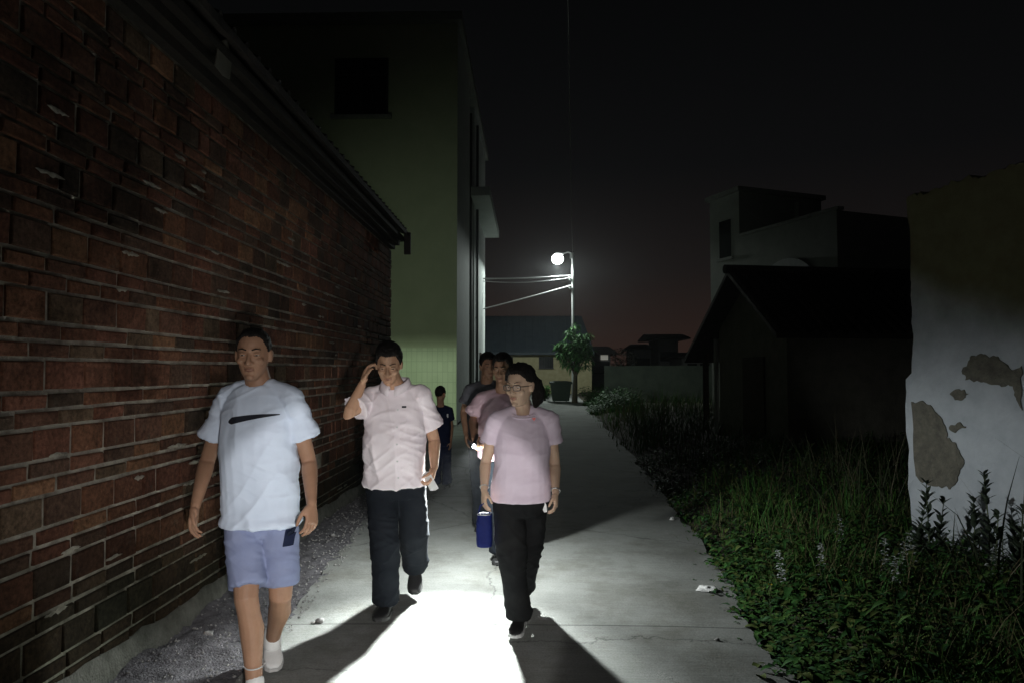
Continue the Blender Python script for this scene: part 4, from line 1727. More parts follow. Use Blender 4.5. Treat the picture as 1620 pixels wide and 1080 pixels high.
    if bottom:
        ease = bottom.get('ease', .016)
        mb = MB()
        wt = bottom.get('waist', .02)
        rg = []
        for t, hw, hd in ((-.26, .135, .095), (-.18, .155, .110), (-.08, .166, .118), (.02, .164, .116), (wt + .04, .156, .112), (wt + .05, .148, .106)):
            rg.append(ring_at(t, hw * fs * b_, hd * s * b_, 0, add=(-.006 if t > -.2 else ease * .6) if bottom.get('short') else ease * (.2 if t > -.2 else .6))[0])
        mb.rings(rg)
        for q in 'RL':
            hp, kn, an = J['hip' + q], J['kn' + q], J['ank' + q]
            if bottom.get('short'):
                e = hp.lerp(kn, bottom['short'])
                mb.tube([hp - UP * .03, hp.lerp(kn, .3), hp.lerp(kn, bottom['short'] * .8), e], [.070 * s * b_, .082 * s * b_ + ease * .3, .074 * s * b_ + ease * .5, .074 * s * b_ + ease * .62], 18, False)
            else:
                e = an - (an - kn).normalized() * .005 + UP * .0
                w = bottom.get('wide', 1.0)
                kc = kn * .55 + hp.lerp(e, .5) * .45
                sp_, sr_ = smooth_path([hp + UP * .02, hp.lerp(kc, .45), kc + fr * .006, kc.lerp(e, .5), e],
                                       [(.09 * s + ease * .4) * b_, .080 * s * b_ + ease * .6, .064 * s * w + ease * .8, .058 * s * w + ease * .75, .057 * s * w + ease * .8], 6)
                mb.tube(sp_, sr_, 20, False)
        me = voxel(mb, voxc, 12)
        gth = None
        if not bottom.get('short'):
            gth = [(J['kn' + q], .12, .004) for q in 'RL'] + [(J['ank' + q], .11, .007) for q in 'RL']
        wrinkle(me, bottom.get('amp', .006), seed + 9, 9, dirs=((.8, 0, .7), (-.7, .3, 1)), gather=gth)
        wrinkle(me, bottom.get('amp', .006) * .6, seed + 4, 24, dirs=((.4, 0, 1), (-.5, .3, 1)), gather=gth)
        out['bottom'] = link_mesh(bottom['name'], me, M[bottom['mat']], root, True)
        mw = me.copy()
        mw.transform(Matrix.Translation(root.location))
        bm = bmesh.new()
        bm.from_mesh(mw)
        out['bvh2'] = BVHTree.FromBMesh(bm)
        bm.free()
    for q in 'RL':
        mb, so = MB(), MB()
        shoe(mb, so, J['ank' + q], J['toe' + q], s)
        o = mb.build('shoe', M[shoes], root, True)
        so.build('sole', M['sole_pale' if shoes != 'shoe_black' or female else 'black_rubber'], o)
    return out


# --- man in a white tee and shorts, nearest, beside the brick wall
p1 = person('man in a white t-shirt and blue grey shorts striding closest to the brick wall', dict(
    head=P(401, 562, 3.32), shR=P(362, 628, 3.40), shL=P(460, 626, 3.32), elR=P(328, 728, 3.46), wrR=P(309, 800, 3.30),
    elL=P(489, 730, 3.40), wrL=P(493, 796, 3.24), hipR=P(384, 798, 3.38), hipL=P(442, 798, 3.36),
    knR=P(392, 945, 3.20), ankR=P(403, 1090, 3.16), toeR=P(396, 1128, 3.03), knL=P(446, 940, 3.33), ankL=P(431, 1010, 3.62), toeL=P(433, 1062, 3.50)),
    s=1.02, skin='skin_tan', hair='crop', seed=2.0, build=.98, head_s=1.03, head_dir=Vector((0.16, -1, -0.08)), lip='lip_dark',
    top=dict(name='t_shirt', mat='tee_white', ease=.020, hem=-.17, flare=.016, boxy=.008, sleeve=.62, cuff=1.9, amp=.010),
    bottom=dict(name='shorts', mat='shorts', ease=.017, short=.88, waist=.0, amp=.006), shoes='shoe_white',
    hands=dict(L=dict(curl=.45), R=dict(curl=.35)))
tw = Vector((0, 1, 0))
# the long dark swoosh across the chest
def swoosh(u, v):
    x = 352 + 84 * u
    y = 668 - 20 * u + 8 * u * u
    h = 11.0 * (1 - u) ** 0.75 * min(1, u * 9 + .25) + 1.2
    if u < 0.001:
        h = 2
    return P(x, y + (v - .5) * h, 3.2)
patch_mesh(p1['bvh'], swoosh, 40, 4, tw, .003).build('dark_logo', M['logo_dark'], p1['top'], True)
# pale side panel and dark pocket patch of the shorts
patch_mesh(p1['bvh2'], lambda u, v: P(442 + 13 * u - 3 * v, 842 + 28 * v, 3.2), 8, 10, tw, .003).build('pocket_patch', M['navy'], p1['bottom'], True)
mb = MB()
an = Vector(P(403, 1050, 3.17))
mb.tube([an + Vector((math.cos(a) * .044, math.sin(a) * .046, math.sin(a) * .006)) for a in np.linspace(0, 2 * math.pi, 25)], .0032, 6, False)
mb.build('ankle_band', M['sole_pale'], p1['root'], True)

# --- man in a pale short sleeved shirt, phone light in his left hand
p2 = person('man in a pinkish white shirt and dark trousers raising one arm to his head', dict(
    head=P(615, 577, 4.17), shR=P(586, 625, 4.27), shL=P(666, 625, 4.23), elR=P(551, 656, 4.10), wrR=P(573, 607, 4.17),
    elL=P(687, 696, 4.36), wrL=P(687, 738, 4.24), hipR=P(602, 752, 4.28), hipL=P(648, 752, 4.28),
    knR=P(611, 852, 4.2), ankR=P(610, 950, 4.33), toeR=P(599, 983, 4.13), knL=P(656, 845, 4.33), ankL=P(657, 893, 4.70), toeL=P(656, 940, 4.58)),
    s=1.0, skin='skin_mid', hair='short', seed=5.0, build=1.0, head_dir=Vector((0.12, -1, -0.38)), head_up=UP, lip='lip_dark',
    top=dict(name='shirt', mat='shirt_pink', ease=.024, hem=-.10, flare=.016, boxy=.010, sleeve=.66, cuff=1.5, amp=.012),
    bottom=dict(name='trousers', mat='trouser', ease=.022, waist=.03, wide=1.14, amp=.008),
    hands=dict(R=dict(dir=Vector((.22, .12, .95)), palm=Vector((.9, .1, -.2)), thumb=Vector((0, -1, .1)), curl=.45),
               L=dict(dir=Vector((-.16, -.35, -.92)), palm=Vector((-.95, -.1, .1)), thumb=Vector((0, -1, -.2)), grip=.75)))
# collar, placket, buttons, pocket of the shirt
L2, s2 = p2['L'], 1.0
nk = p2['chs'] + p2['ax'].normalized() * .062
lat, fr2 = p2['lat'], p2['fr']
mb = MB()
rgs = []
for i in range(25):
    a = math.pi * (0.5 + 0.06) + (2 * math.pi * 0.94) * i / 24
    dirv = lat * math.cos(a) + fr2 * math.sin(a)
    frontness = max(0, math.sin(a))
    c0_ = nk + dirv * .070 + UP * (-.035 * frontness + .012)
    top_ = c0_ + dirv * .008 + UP * .036 * (1 - .35 * frontness)
    fold = c0_ + dirv * (.026 + .012 * frontness) + UP * (-.006 - .03 * frontness ** 2)
    rgs.append([c0_, top_, top_ + dirv * .006, fold + dirv * .004, fold, top_ + dirv * .001 - UP * .004])
mb.rings(rgs, cap=True)
mb.build('collar', M['shirt_pink'], p2['top'], True)
mid_top = P(628, 640, 4.1)
mid_bot = P(629, 775, 4.1)
patch_mesh(p2['bvh'], lambda u, v: mid_top.lerp(mid_bot, v) + Vector((.030 * (u - .5), 0, 0)), 4, 34, tw, .004).build('placket', M['shirt_pink'], p2['top'], True)
for k in range(5):
    p = conform(p2['bvh'], [mid_top.lerp(mid_bot, .06 + .2 * k)], tw, .006)[0]
    mb = MB()
    mb.tube([p, p - tw * .002], .0055, 10, False)
    mb.build('button', M['sole_pale'], p2['top'])
patch_mesh(p2['bvh'], lambda u, v: P(641 + 24 * u, 650 + 26 * v, 4.1), 8, 8, tw, .004).build('chest_pocket', M['shirt_pink'], p2['top'], True)
patch_mesh(p2['bvh'], lambda u, v: P(634 + 7 * u, 642 + 3 * v, 4.1), 4, 2, tw, .005).build('chest_badge', M['logo_dark'], p2['top'], True)

# the folded white paper he carries: a thing of its own, held
PHP = P(680, 762, 4.20)
pr, pu, pf = Vector((.55, -.75, .25)).normalized(), None, None
pf = pr.cross(Vector((.3, .2, -.9))).normalized()
pu = pf.cross(pr)
mb = MB()
for k, (dx, dz, a) in enumerate(((0, 0, 0), (.004, .004, .05), (-.004, -.003, -.06))):
    q = [PHP + pr * ((x + dx) * 1.0) + pu * ((z_ + dz)) + pf * (.004 * k + .006 * math.sin(x * 40) + z_ * a) for x, z_ in ((-.035, -.06), (0, -.063), (.035, -.055), (.037, .05), (0, .056), (-.034, .05))]
    mb.poly_prism(q, pf * .002)
ob = mb.build('folded_paper', M['paper'])
tag(ob, 'folded white paper in the lowered hand of the man in the pinkish shirt', 'paper')

# --- woman in glasses and a lilac top
p3 = person('woman in glasses and a pale pink top with black trousers walking down the lane', dict(
    head=P(823, 611, 3.88), shR=P(786, 663, 3.95), shL=P(868, 663, 3.96), elR=P(768, 732, 4.0), wrR=P(766, 774, 3.88),
    elL=P(878, 735, 4.0), wrL=P(879, 779, 3.89), hipR=P(803, 782, 3.97), hipL=P(845, 782, 3.98),
    knR=P(807, 882, 3.90), ankR=P(821, 972, 4.08), toeR=P(813, 1009, 3.92), knL=P(836, 876, 4.06), ankL=P(828, 926, 4.44), toeL=P(828, 966, 4.32)),
    s=.92, female=True, skin='skin_fair', hair='long', seed=8.0, build=1.02, head_dir=Vector((-0.60, -1, -0.12)), head_s=1.05,
    top=dict(name='top', mat='tee_lilac', ease=.016, hem=-.06, flare=.004, boxy=.014, sleeve=.50, cuff=1.25, amp=.0055, neck_w=.088, hem_fo=.0),
    bottom=dict(name='trousers', mat='trouser_w', ease=.018, waist=.02, wide=1.12, amp=.006), shoes='shoe_black',
    hands=dict(R=dict(curl=.42, palm=Vector((.9, .4, 0))), L=dict(curl=.5)))
L3, h3 = p3['L'], .92
# tied back hair falling behind the neck on her left side
mb = MB()
mb.tube([L3(-.018, -.085, .050), L3(-.042, -.112, .005), L3(-.056, -.112, -.045), L3(-.056, -.098, -.095), L3(-.046, -.088, -.125)], [.032 * h3, .041 * h3, .041 * h3, .034 * h3, .015 * h3], 16)
me = voxel(mb, .006, 2)
wrinkle(me, .004, 4, 60, dirs=((1, .3, 0), (.2, 1, 0)))
link_mesh('tied_hair', me, M['hair'], p3['root'], True)
# glasses
gl = None
mb = MB()
for q in (-1, 1):
    pts = []
    for a in np.linspace(0, 2 * math.pi, 29):
        x = .024 * math.copysign(abs(math.cos(a)) ** .6, math.cos(a))
        z_ = .0165 * math.copysign(abs(math.sin(a)) ** .65, math.sin(a))
        pts.append(L3(q * .0335 + x, .0965 - abs(q * .0335 + x) * .10, .003 + z_))
    mb.tube(pts, .0021, 6, False)
    mb.tube([L3(q * .058, .0905, .010), L3(q * .074, .075, .010), L3(q * .081, .0, .008), L3(q * .080, -.02, -.004)], .0019, 6, True)
mb.tube([L3(-.010, .0955, .006), L3(0, .1005, .009), L3(.010, .0955, .006)], .0018, 6, True)
gl = mb.build('glasses', M['frame_dark'], p3['root'], True)
for q in (-1, 1):
    mb = MB()
    ring = []
    for a in np.linspace(0, 2 * math.pi, 24, endpoint=False):
        x = .0235 * math.copysign(abs(math.cos(a)) ** .6, math.cos(a))
        z_ = .016 * math.copysign(abs(math.sin(a)) ** .65, math.sin(a))
        ring.append(L3(q * .0335 + x, .0960 - abs(q * .0335 + x) * .10, .003 + z_))
    mb.poly_prism(ring, p3['ff'] * .0012)
    mb.build('lens', M['lens'], gl)
# red pin, neck band, bracelet and watch, pale tag at the pocket
def pin_pt(u, v):
    return P(842 + 6.5 * u, 661 + 6 * v, 3.8)
pc_ = conform(p3['bvh'], [P(845, 664, 3.8)], tw, .004)[0]
mb = MB()
hp_ = [(0, -.011), (.010, .001), (.009, .008), (.004, .009), (0, .005), (-.004, .009), (-.009, .008), (-.010, .001)]
mb.poly_prism([pc_ + Vector((x, 0, z_)) for x, z_ in hp_], (0, -.003, 0))
mb.build('heart_pin', M['red_pin'], p3['top'])
mb = MB()
nk3 = p3['chs'] + p3['ax'].normalized() * .030
pts = [nk3 + p3['lat'] * (math.cos(a) * .083) + p3['fr'] * (math.sin(a) * .072) + UP * (-.022 * max(0, math.sin(a)) + .006) for a in np.linspace(0, 2 * math.pi, 33)]
mb.tube(pts, .006, 8, False)
mb.build('neck_band', M['tee_lilac'], p3['top'], True)
for wr, el, nm, mt in ((P(766, 774, 3.88), P(768, 732, 4.0), 'bracelet', 'steel'), (P(879, 779, 3.89), P(878, 735, 4.0), 'watch', 'steel')):
    d = (el - wr).normalized()
    c = wr + d * .018
    a1_ = d.orthogonal().normalized()
    a2_ = d.cross(a1_)
    mb = MB()
    mb.tube([c + a1_ * (math.cos(a) * .0245) + a2_ * (math.sin(a) * .0245) for a in np.linspace(0, 2 * math.pi, 25)], .003 if nm == 'bracelet' else .0045, 6, False)
    if nm == 'watch':
        mb.ellipsoid(c + Vector((.022, -.012, 0)), (.008, .012, .014), None, 10)
    mb.build(nm, M[mt], p3['root'], True)
tg = conform(p3['bvh2'], [P(862, 807, 3.85)], tw, .006)[0]
mb = MB()
tp = [(-.013, -.004), (-.010, .016), (.002, .034), (.009, .020), (.012, .004), (.013, -.022), (-.003, -.024)]
mb.poly_prism([tg + Vector((x, .0, z_)) for x, z_ in tp], (.001, -.004, 0))
mb.build('paper_tag', M['paper'], p3['root'])
# small blue bag hanging from her right hand
bt = P(766, 806, 3.85)
bg = empty('small_bag', bt + Vector((0, 0, -.24)))
tag(bg, 'small deep blue bag hanging from the right hand of the woman in glasses', 'bag')
mb = MB()
rg = []
for z_, w_, d_ in ((0, .040, .026), (-.02, .044, .032), (-.10, .047, .036), (-.17, .047, .035), (-.19, .042, .029)):
    rg.append([bt + Vector((math.copysign(abs(math.cos(a)) ** .6, math.cos(a)) * w_ + .002, math.sin(a) * d_, z_ - .015)) for a in [2 * math.pi * j / 20 for j in range(20)]])
mb.rings(rg)
me = voxel(mb, .006, 2)
wrinkle(me, .004, 1, 30)
link_mesh('pouch', me, M['blue_bag'], bg, True)
mb = MB()
mb.tube([bt + Vector((-.03, 0, -.015)), bt + Vector((-.022, -.008, .025)), bt + Vector((0, -.012, .04)), bt + Vector((.022, -.008, .025)), bt + Vector((.03, 0, -.015))], .0045, 8)
mb.build('strap', M['blue_bag'], bg, True)
mb = MB()
mb.tube([bt + Vector((-.036, -.028, -.02)), bt + Vector((0, -.034, -.022)), bt + Vector((.036, -.028, -.02))], .0022, 6)
mb.build('zip', M['steel'], bg, True)

# --- people behind: pink shirt, grey shirt, and a child in dark clothes
p4 = person('man in a dusty pink shirt walking right behind the woman in glasses', dict(
    head=P(795, 585, 5.56), shR=P(764, 630, 5.62), shL=P(826, 630, 5.6), elR=P(749, 664, 5.60), wrR=P(751, 694, 5.26),
    elL=P(840, 678, 5.68), wrL=P(838, 712, 5.54), hipR=P(778, 714, 5.62), hipL=P(812, 714, 5.62),
    knR=P(787, 795, 5.5), ankR=P(790, 872, 5.58), toeR=P(786, 893, 5.44), knL=P(812, 792, 5.66), ankL=P(810, 840, 6.0), toeL=P(810, 868, 5.9)),
    s=1.0, skin='skin_tan', hair='short', seed=12.0, voxb=.007, voxc=.009, head_dir=Vector((-.25, -1, -.12)), lip='lip_dark',
    top=dict(name='shirt', mat='tee_rose', ease=.026, hem=-.10, flare=.016, boxy=.020, sleeve=.72, cuff=1.5, amp=.012),
    bottom=dict(name='trousers', mat='trouser', ease=.02, waist=.03, wide=1.1), hands=dict(R=dict(dir=Vector((.25, -.75, -.45)), palm=Vector((.85, .2, -.3)), thumb=Vector((0, 0, 1)), grip=.9)))
# the torch in his right hand that lights the lane: a thing of its own, held
TP = P(750, 703, 5.06)
t_aim = PG(618, 1118)
t_dir = (t_aim - TP).normalized()
tr = empty('hand_torch', TP)
tag(tr, 'small dark hand torch lighting the lane in the hand of the man behind', 'torch')
mb = MB()
mb.tube([TP - t_dir * .125, TP - t_dir * .035, TP - t_dir * .025], [.0125, .0125, .017], 16)
sd = t_dir.orthogonal().normalized()
sq = t_dir.cross(sd)
circ = lambda c, r_: [c + sd * (math.cos(a) * r_) + sq * (math.sin(a) * r_) for a in [2 * math.pi * j / 24 for j in range(24)]]
mb.build('barrel', M['dark_metal'], tr, True)
mb = MB()
mb.rings([circ(TP - t_dir * .028, .014), circ(TP - t_dir * .024, .019), circ(TP + t_dir * .012, .022), circ(TP + t_dir * .012, .0195), circ(TP - t_dir * .004, .016), circ(TP - t_dir * .012, .006)])
mb.build('head', M['dark_metal'], tr, True)
mb = MB()
mb.ellipsoid(TP - t_dir * .006, (.005, .005, .003), Matrix((sd, sq, t_dir)).transposed(), 10)
mb.build('lamp', emit_mat('torch_glow', (.95, .98, 1.0), 60), tr, True)
for nm, en, size, blend, axis in (('torch_beam', HOT, 46, 1.0, t_dir), ('torch_corona', MID, 88, 1.0, (PG(660, 1040) - TP).normalized()), ('added_side_fill', SIDE_FILL, 172, .3, Vector((.33, .06, -.94)).normalized())):  # side fill is added: aimed off the torch axis at wall and road
    ld = bpy.data.lights.new(nm, 'SPOT')
    ld.energy = en
    ld.color = (0.94, 1.0, 0.97)
    ld.shadow_soft_size = .03
    ld.spot_size = R(size)
    ld.spot_blend = blend
    lo = bpy.data.objects.new(nm, ld)
    lo.location = t_dir * (.016 if nm != 'added_side_fill' else .05)
    lo.rotation_euler = axis.to_track_quat('-Z', 'Y').to_euler()
    lo.parent = tr
    col.objects.link(lo)
p5 = person('person in a pale grey top half hidden behind the man in the dusty pink shirt', dict(
    head=P(772, 580, 6.6), shR=P(744, 615, 6.66), shL=P(796, 615, 6.62), elR=P(734, 652, 6.68), wrR=P(737, 684, 6.54),
    elL=P(806, 655, 6.7), wrL=P(804, 690, 6.55), hipR=P(756, 692, 6.64), hipL=P(784, 692, 6.64),
    knR=P(758, 762, 6.58), ankR=P(760, 825, 6.72), toeR=P(757, 843, 6.55), knL=P(782, 760, 6.66), ankL=P(782, 806, 7.0), toeL=P(782, 826, 6.88)),
    s=1.0, skin='skin_tan', hair='short', seed=15.0, voxb=.008, voxc=.010, head_dir=Vector((.35, -1, -.1)), lip='lip_dark',
    top=dict(name='shirt', mat='tee_grey', ease=.024, hem=-.12, sleeve=.6, cuff=1.4), bottom=dict(name='trousers', mat='trouser', ease=.02, waist=.02))
p6 = person('child in dark navy clothes standing against the pale green wall', dict(
    head=P(697, 624, 9.0), shR=P(685, 648, 9.02), shL=P(710, 648, 9.0), elR=P(681, 674, 9.04), wrR=P(682, 696, 8.96),
    elL=P(714, 674, 9.04), wrL=P(713, 697, 8.96), hipR=P(691, 694, 9.0), hipL=P(705, 694, 9.0),
    knR=P(690, 730, 8.95), ankR=P(690, 764, 9.04), toeR=P(688, 772, 8.90), knL=P(706, 730, 8.98), ankL=P(707, 763, 9.1), toeL=P(708, 770, 8.98)),
    s=.80, skin='skin_tan', hair='short', seed=18.0, voxb=.008, voxc=.009, head_dir=Vector((.3, 1, 0)), head_s=1.04, face=False,
    top=dict(name='shirt', mat='navy', ease=.02, hem=-.12, sleeve=.6), bottom=dict(name='trousers', mat='navy', ease=.018, waist=.02))
mb = MB()
pw = P(708, 657, 8.93)
mb.box(pw, (.022, .01, .05), bev=.003)
mb.build('reflective_tag', M['paper'], p6['root'])
# ---------------------------------------------------------------- plants


def quads_mesh(name, V, Fq, cols, mats, parent=None, smooth=False):
    """V (n,3) array, Fq (m,4) array of quads, cols (m,3)"""
    me = bpy.data.meshes.new(name)
    me.vertices.add(len(V))
    me.vertices.foreach_set('co', np.ascontiguousarray(V, dtype=np.float32).ravel())
    me.loops.add(Fq.size)
    me.loops.foreach_set('vertex_index', np.ascontiguousarray(Fq, dtype=np.int32).ravel())
    me.polygons.add(len(Fq))
    me.polygons.foreach_set('loop_start', np.arange(0, Fq.size, 4, dtype=np.int32))
    me.polygons.foreach_set('loop_total', np.full(len(Fq), 4, dtype=np.int32))
    me.update(calc_edges=True)
    set_tint(me, cols)
    return link_mesh(name, me, mats, parent, smooth)


M['blade'] = tint_mat('weed_blades', 0.7, 30, 0.25, 0.0, 0.12)[0]
M['leaf'] = tint_mat('leaves', 0.6, 12, 0.25, 0.0, 0.12)[0]


def strips(base, dirh, height, lean, width, segs=3, curl=1.6, rise=1.0):
    """grass blades: arrays of n; returns V, F for n blades with segs quads each"""
    n = len(base)
    ts = np.linspace(0, 1, segs + 1)
    side = np.stack([-dirh[:, 1], dirh[:, 0], np.zeros(n)], 1)
    V = np.empty((n, segs + 1, 2, 3))
    for k, t in enumerate(ts):
        c = base.copy()
        c[:, :2] += dirh * (lean * t ** curl)[:, None]
        c[:, 2] += height * (t ** rise) * (1 - 0.25 * (lean / np.maximum(height, .01)) * t ** 2)
        w = width * (1 - t ** 1.6) * 0.5 + 0.0006
        V[:, k, 0] = c - side * w[:, None]
        V[:, k, 1] = c + side * w[:, None]
    idx = np.arange(n * (segs + 1) * 2).reshape(n, segs + 1, 2)
    F_ = np.stack([idx[:, :-1, 0], idx[:, :-1, 1], idx[:, 1:, 1], idx[:, 1:, 0]], -1).reshape(-1, 4)
    return V.reshape(-1, 3), F_


def leaves(base, dirv, length, width, droop):
    """leaf: 2 x 2 quads, a diamond folded along its rib; arrays"""
    n = len(base)
    d = dirv / np.linalg.norm(dirv, axis=1)[:, None]
    up = np.tile(np.array([0, 0, 1.0]), (n, 1))
    s = np.cross(d, up)
    s /= np.maximum(np.linalg.norm(s, axis=1)[:, None], 1e-4)
    nrm = np.cross(s, d)
    V = np.empty((n, 4, 3, 3))
    for k, (t, w) in enumerate(((0, .12), (.35, 1.0), (.7, .75), (1.0, .05))):
        c = base + d * (length * t)[:, None] - up * (droop * length * t * t)[:, None]
        ww = (width * w * .5)[:, None]
        V[:, k, 0] = c - s * ww + nrm * ww * .35
        V[:, k, 1] = c
        V[:, k, 2] = c + s * ww + nrm * ww * .35
    idx = np.arange(n * 12).reshape(n, 4, 3)
    F_ = np.concatenate([np.stack([idx[:, :-1, j], idx[:, :-1, j + 1], idx[:, 1:, j + 1], idx[:, 1:, j]], -1).reshape(n, -1, 4) for j in (0, 1)], 1)
    return V.reshape(-1, 3), F_.reshape(-1, 4), F_.shape[1]


def scatter(n, ymin, ymax, dmin, dmax, edge_pow=1.0, xmax=None):
    y = ymin + (ymax - ymin) * rng.random(n) ** 1.3
    d = dmin + (dmax - dmin) * rng.random(n) ** edge_pow
    x = np.array([road_right(v) for v in y]) + d
    keep = np.ones(n, bool)
    if xmax is None:
        # not inside the plaster house
        for i in range(n):
            p = Vector((x[i], y[i], 0))
            if (p - A).dot(pn) < 0.03 and y[i] < 5.6:
                keep[i] = False
    x, y, d = x[keep], y[keep], d[keep]
    z = np.array([bank_h(a, b) for a, b in zip(x, y)]) - 0.01
    # patchiness
    m = np.array([noise.noise(Vector((a * 1.1, b * 1.1, 5))) for a, b in zip(x, y)])
    return np.stack([x, y, z], 1), d, m


def tint_var(n, base_cols, spread=0.3):
    c = np.array(base_cols)[rng.integers(0, len(base_cols), n)]
    return c * (1 + spread * (rng.random((n, 1)) * 2 - 1))


gV, gF, gC, off = [], [], [], 0
greens = [(.05, .135, .028), (.065, .15, .03), (.04, .115, .03), (.08, .14, .04), (.10, .115, .045), (.12, .11, .055)]


def add_blades(n, ymin, ymax, dmin, dmax, hmin, hmax, wmin, wmax, pw=1.0, cols=greens):
    global off
    b, d, m = scatter(n, ymin, ymax, dmin, dmax, pw)
    keep = rng.random(len(b)) < np.clip(0.35 + d * 1.1, 0, 1) * np.clip(0.75 + m, .25, 1)
    b, d, m = b[keep], d[keep], m[keep]
    n = len(b)
    a = rng.random(n) * 2 * np.pi
    h = (hmin + (hmax - hmin) * rng.random(n) ** 1.6) * np.clip(.45 + d * .9, .4, 1) * np.clip(1 + m, .6, 1.5)
    V, F_ = strips(b, np.stack([np.cos(a), np.sin(a)], 1), h, h * (0.15 + 0.75 * rng.random(n)), wmin + (wmax - wmin) * rng.random(n), 3)
    gV.append(V)
    gF.append(F_ + off)
    off += len(V)
    gC.append(np.repeat(tint_var(n, cols, .35), 3, 0))


add_blades(27000, 2.0, 6.0, -0.14, 2.6, .05, .25, .004, .012)
add_blades(2500, 2.0, 6.0, 0.1, 2.6, .10, .34, .003, .006, 1.0, [(.13, .11, .06), (.16, .14, .08), (.10, .08, .045)])
add_blades(15000, 6.0, 13.0, -0.15, 5.5, .08, .34, .006, .014, 1.2)
add_blades(10000, 13.0, 34.0, -0.2, 7.5, .15, .65, .012, .026, 1.3)
add_blades(1400, 2.4, 9.0, 1.2, 3.6, .40, .85, .006, .014, .8, [(.05, .06, .035), (.10, .09, .06), (.06, .075, .04)])
add_blades(5000, 2.0, 10.0, -0.30, 0.25, .04, .16, .004, .008, 1.0, [(.10, .10, .045), (.14, .12, .06), (.06, .10, .03)])
tag(quads_mesh('weed_grass', np.concatenate(gV), np.concatenate(gF), np.concatenate(gC), M['blade']), kind='stuff')

# broad leaved weeds: short stems with leaves, one mass
lV, lF, lC, off = [], [], [], 0


def add_leafy(n, ymin, ymax, dmin, dmax, hmax, per, lmin, lmax, cols, pw=1.0):
    global off
    b, d, m = scatter(n, ymin, ymax, dmin, dmax, pw)
    n = len(b)
    h = (.25 + .75 * rng.random(n)) * hmax * np.clip(.4 + d, .4, 1)
    base = np.repeat(b, per, 0)
    t = rng.random(n * per)
    base[:, 2] += t * np.repeat(h, per)
    base[:, :2] += rng.normal(0, .03, (n * per, 2)) * (1 + t[:, None])
    a = rng.random(n * per) * 2 * np.pi
    dv = np.stack([np.cos(a), np.sin(a), .15 + .7 * rng.random(n * per)], 1)
    ln = lmin + (lmax - lmin) * rng.random(n * per)
    V, F_, k = leaves(base, dv, ln, ln * (.30 + .3 * rng.random(n * per)), .3 + .5 * rng.random(n * per))
    lV.append(V)
    lF.append(F_ + off)
    off += len(V)
    lC.append(np.repeat(tint_var(n * per, cols, .35), k, 0))


lg = [(.035, .10, .025), (.05, .13, .03), (.06, .12, .03), (.03, .08, .03), (.09, .12, .035)]
add_leafy(2300, 2.0, 5.8, -0.10, 2.6, .26, 11, .025, .10, lg)
add_leafy(420, 2.4, 9.0, -0.22, 0.35, .10, 9, .025, .06, lg)
add_leafy(800, 5.0, 12.0, 0.0, 5.0, .38, 10, .05, .11, lg, 1.2)
add_leafy(60, 3.4, 4.4, 1.5, 2.1, .40, 12, .04, .10, [(.12, .06, .03), (.09, .05, .03), (.11, .085, .04)])
add_leafy(260, 24.0, 33.0, -.1, 1.6, .75, 16, .10, .22, [(.03, .10, .025), (.045, .13, .03)])
tag(quads_mesh('broadleaf_weeds', np.concatenate(lV), np.concatenate(lF), np.concatenate(lC), M['leaf']), kind='stuff')

# pale tall weeds, dark docks against the wall, yellow flowers: things one can count
M['pale_leaf'] = mat('pale_downy_leaf', (0.50, 0.54, 0.54), (0.62, 0.65, 0.65), 0.8, 20)
M['dock_leaf'] = mat('dark_dock_leaf', (0.035, 0.05, 0.035), (0.06, 0.08, 0.05), 0.6, 14)
M['stem'] = mat('weed_stem', (0.07, 0.10, 0.04), (0.10, 0.12, 0.05), 0.7, 20)
M['petal'] = mat('yellow_petal', (0.62, 0.48, 0.03), (0.70, 0.55, 0.05), 0.6, 30)


def ground_at(px, py, z0=.1):
    p = PG(px, py, z0)
    p.z = bank_h(p.x, p.y) - .015
    return p


def stalk_plant(name, label, cat, group, base, h, nl, ll, lw, leafmat, r=.004, spike=False):
    e = empty(name, base)
    tag(e, label, cat, group)
    mb = MB()
    top = base + Vector((random.uniform(-.06, .06) * h * 2, random.uniform(-.05, .05), h))
    midp = base.lerp(top, .5) + Vector((random.uniform(-.02, .02), 0, 0))
    mb.tube([base, midp, top], [r, r * .8, r * .45], 6)
    mb.build('stem', M['stem'], e)
    t = np.sort(rng.random(nl)) * .85 + .15
    pts = np.array([list(base.lerp(midp, x * 2) if x < .5 else midp.lerp(top, x * 2 - 1)) for x in t])
    a = np.arange(nl) * 2.4 + rng.random(nl)
    dv = np.stack([np.cos(a), np.sin(a), (.5 if not spike else 1.0) + .6 * rng.random(nl)], 1)
    ln = ll * (1.15 - .6 * t) * (.8 + .4 * rng.random(nl))
    V, F_, k = leaves(pts, dv, ln, np.full(nl, lw) * ln / ll, np.full(nl, .55 if not spike else .2))
    quads_mesh('foliage', V, F_, np.tile((.2, .2, .2), (len(F_), 1)), leafmat, e, True)
    return e, top


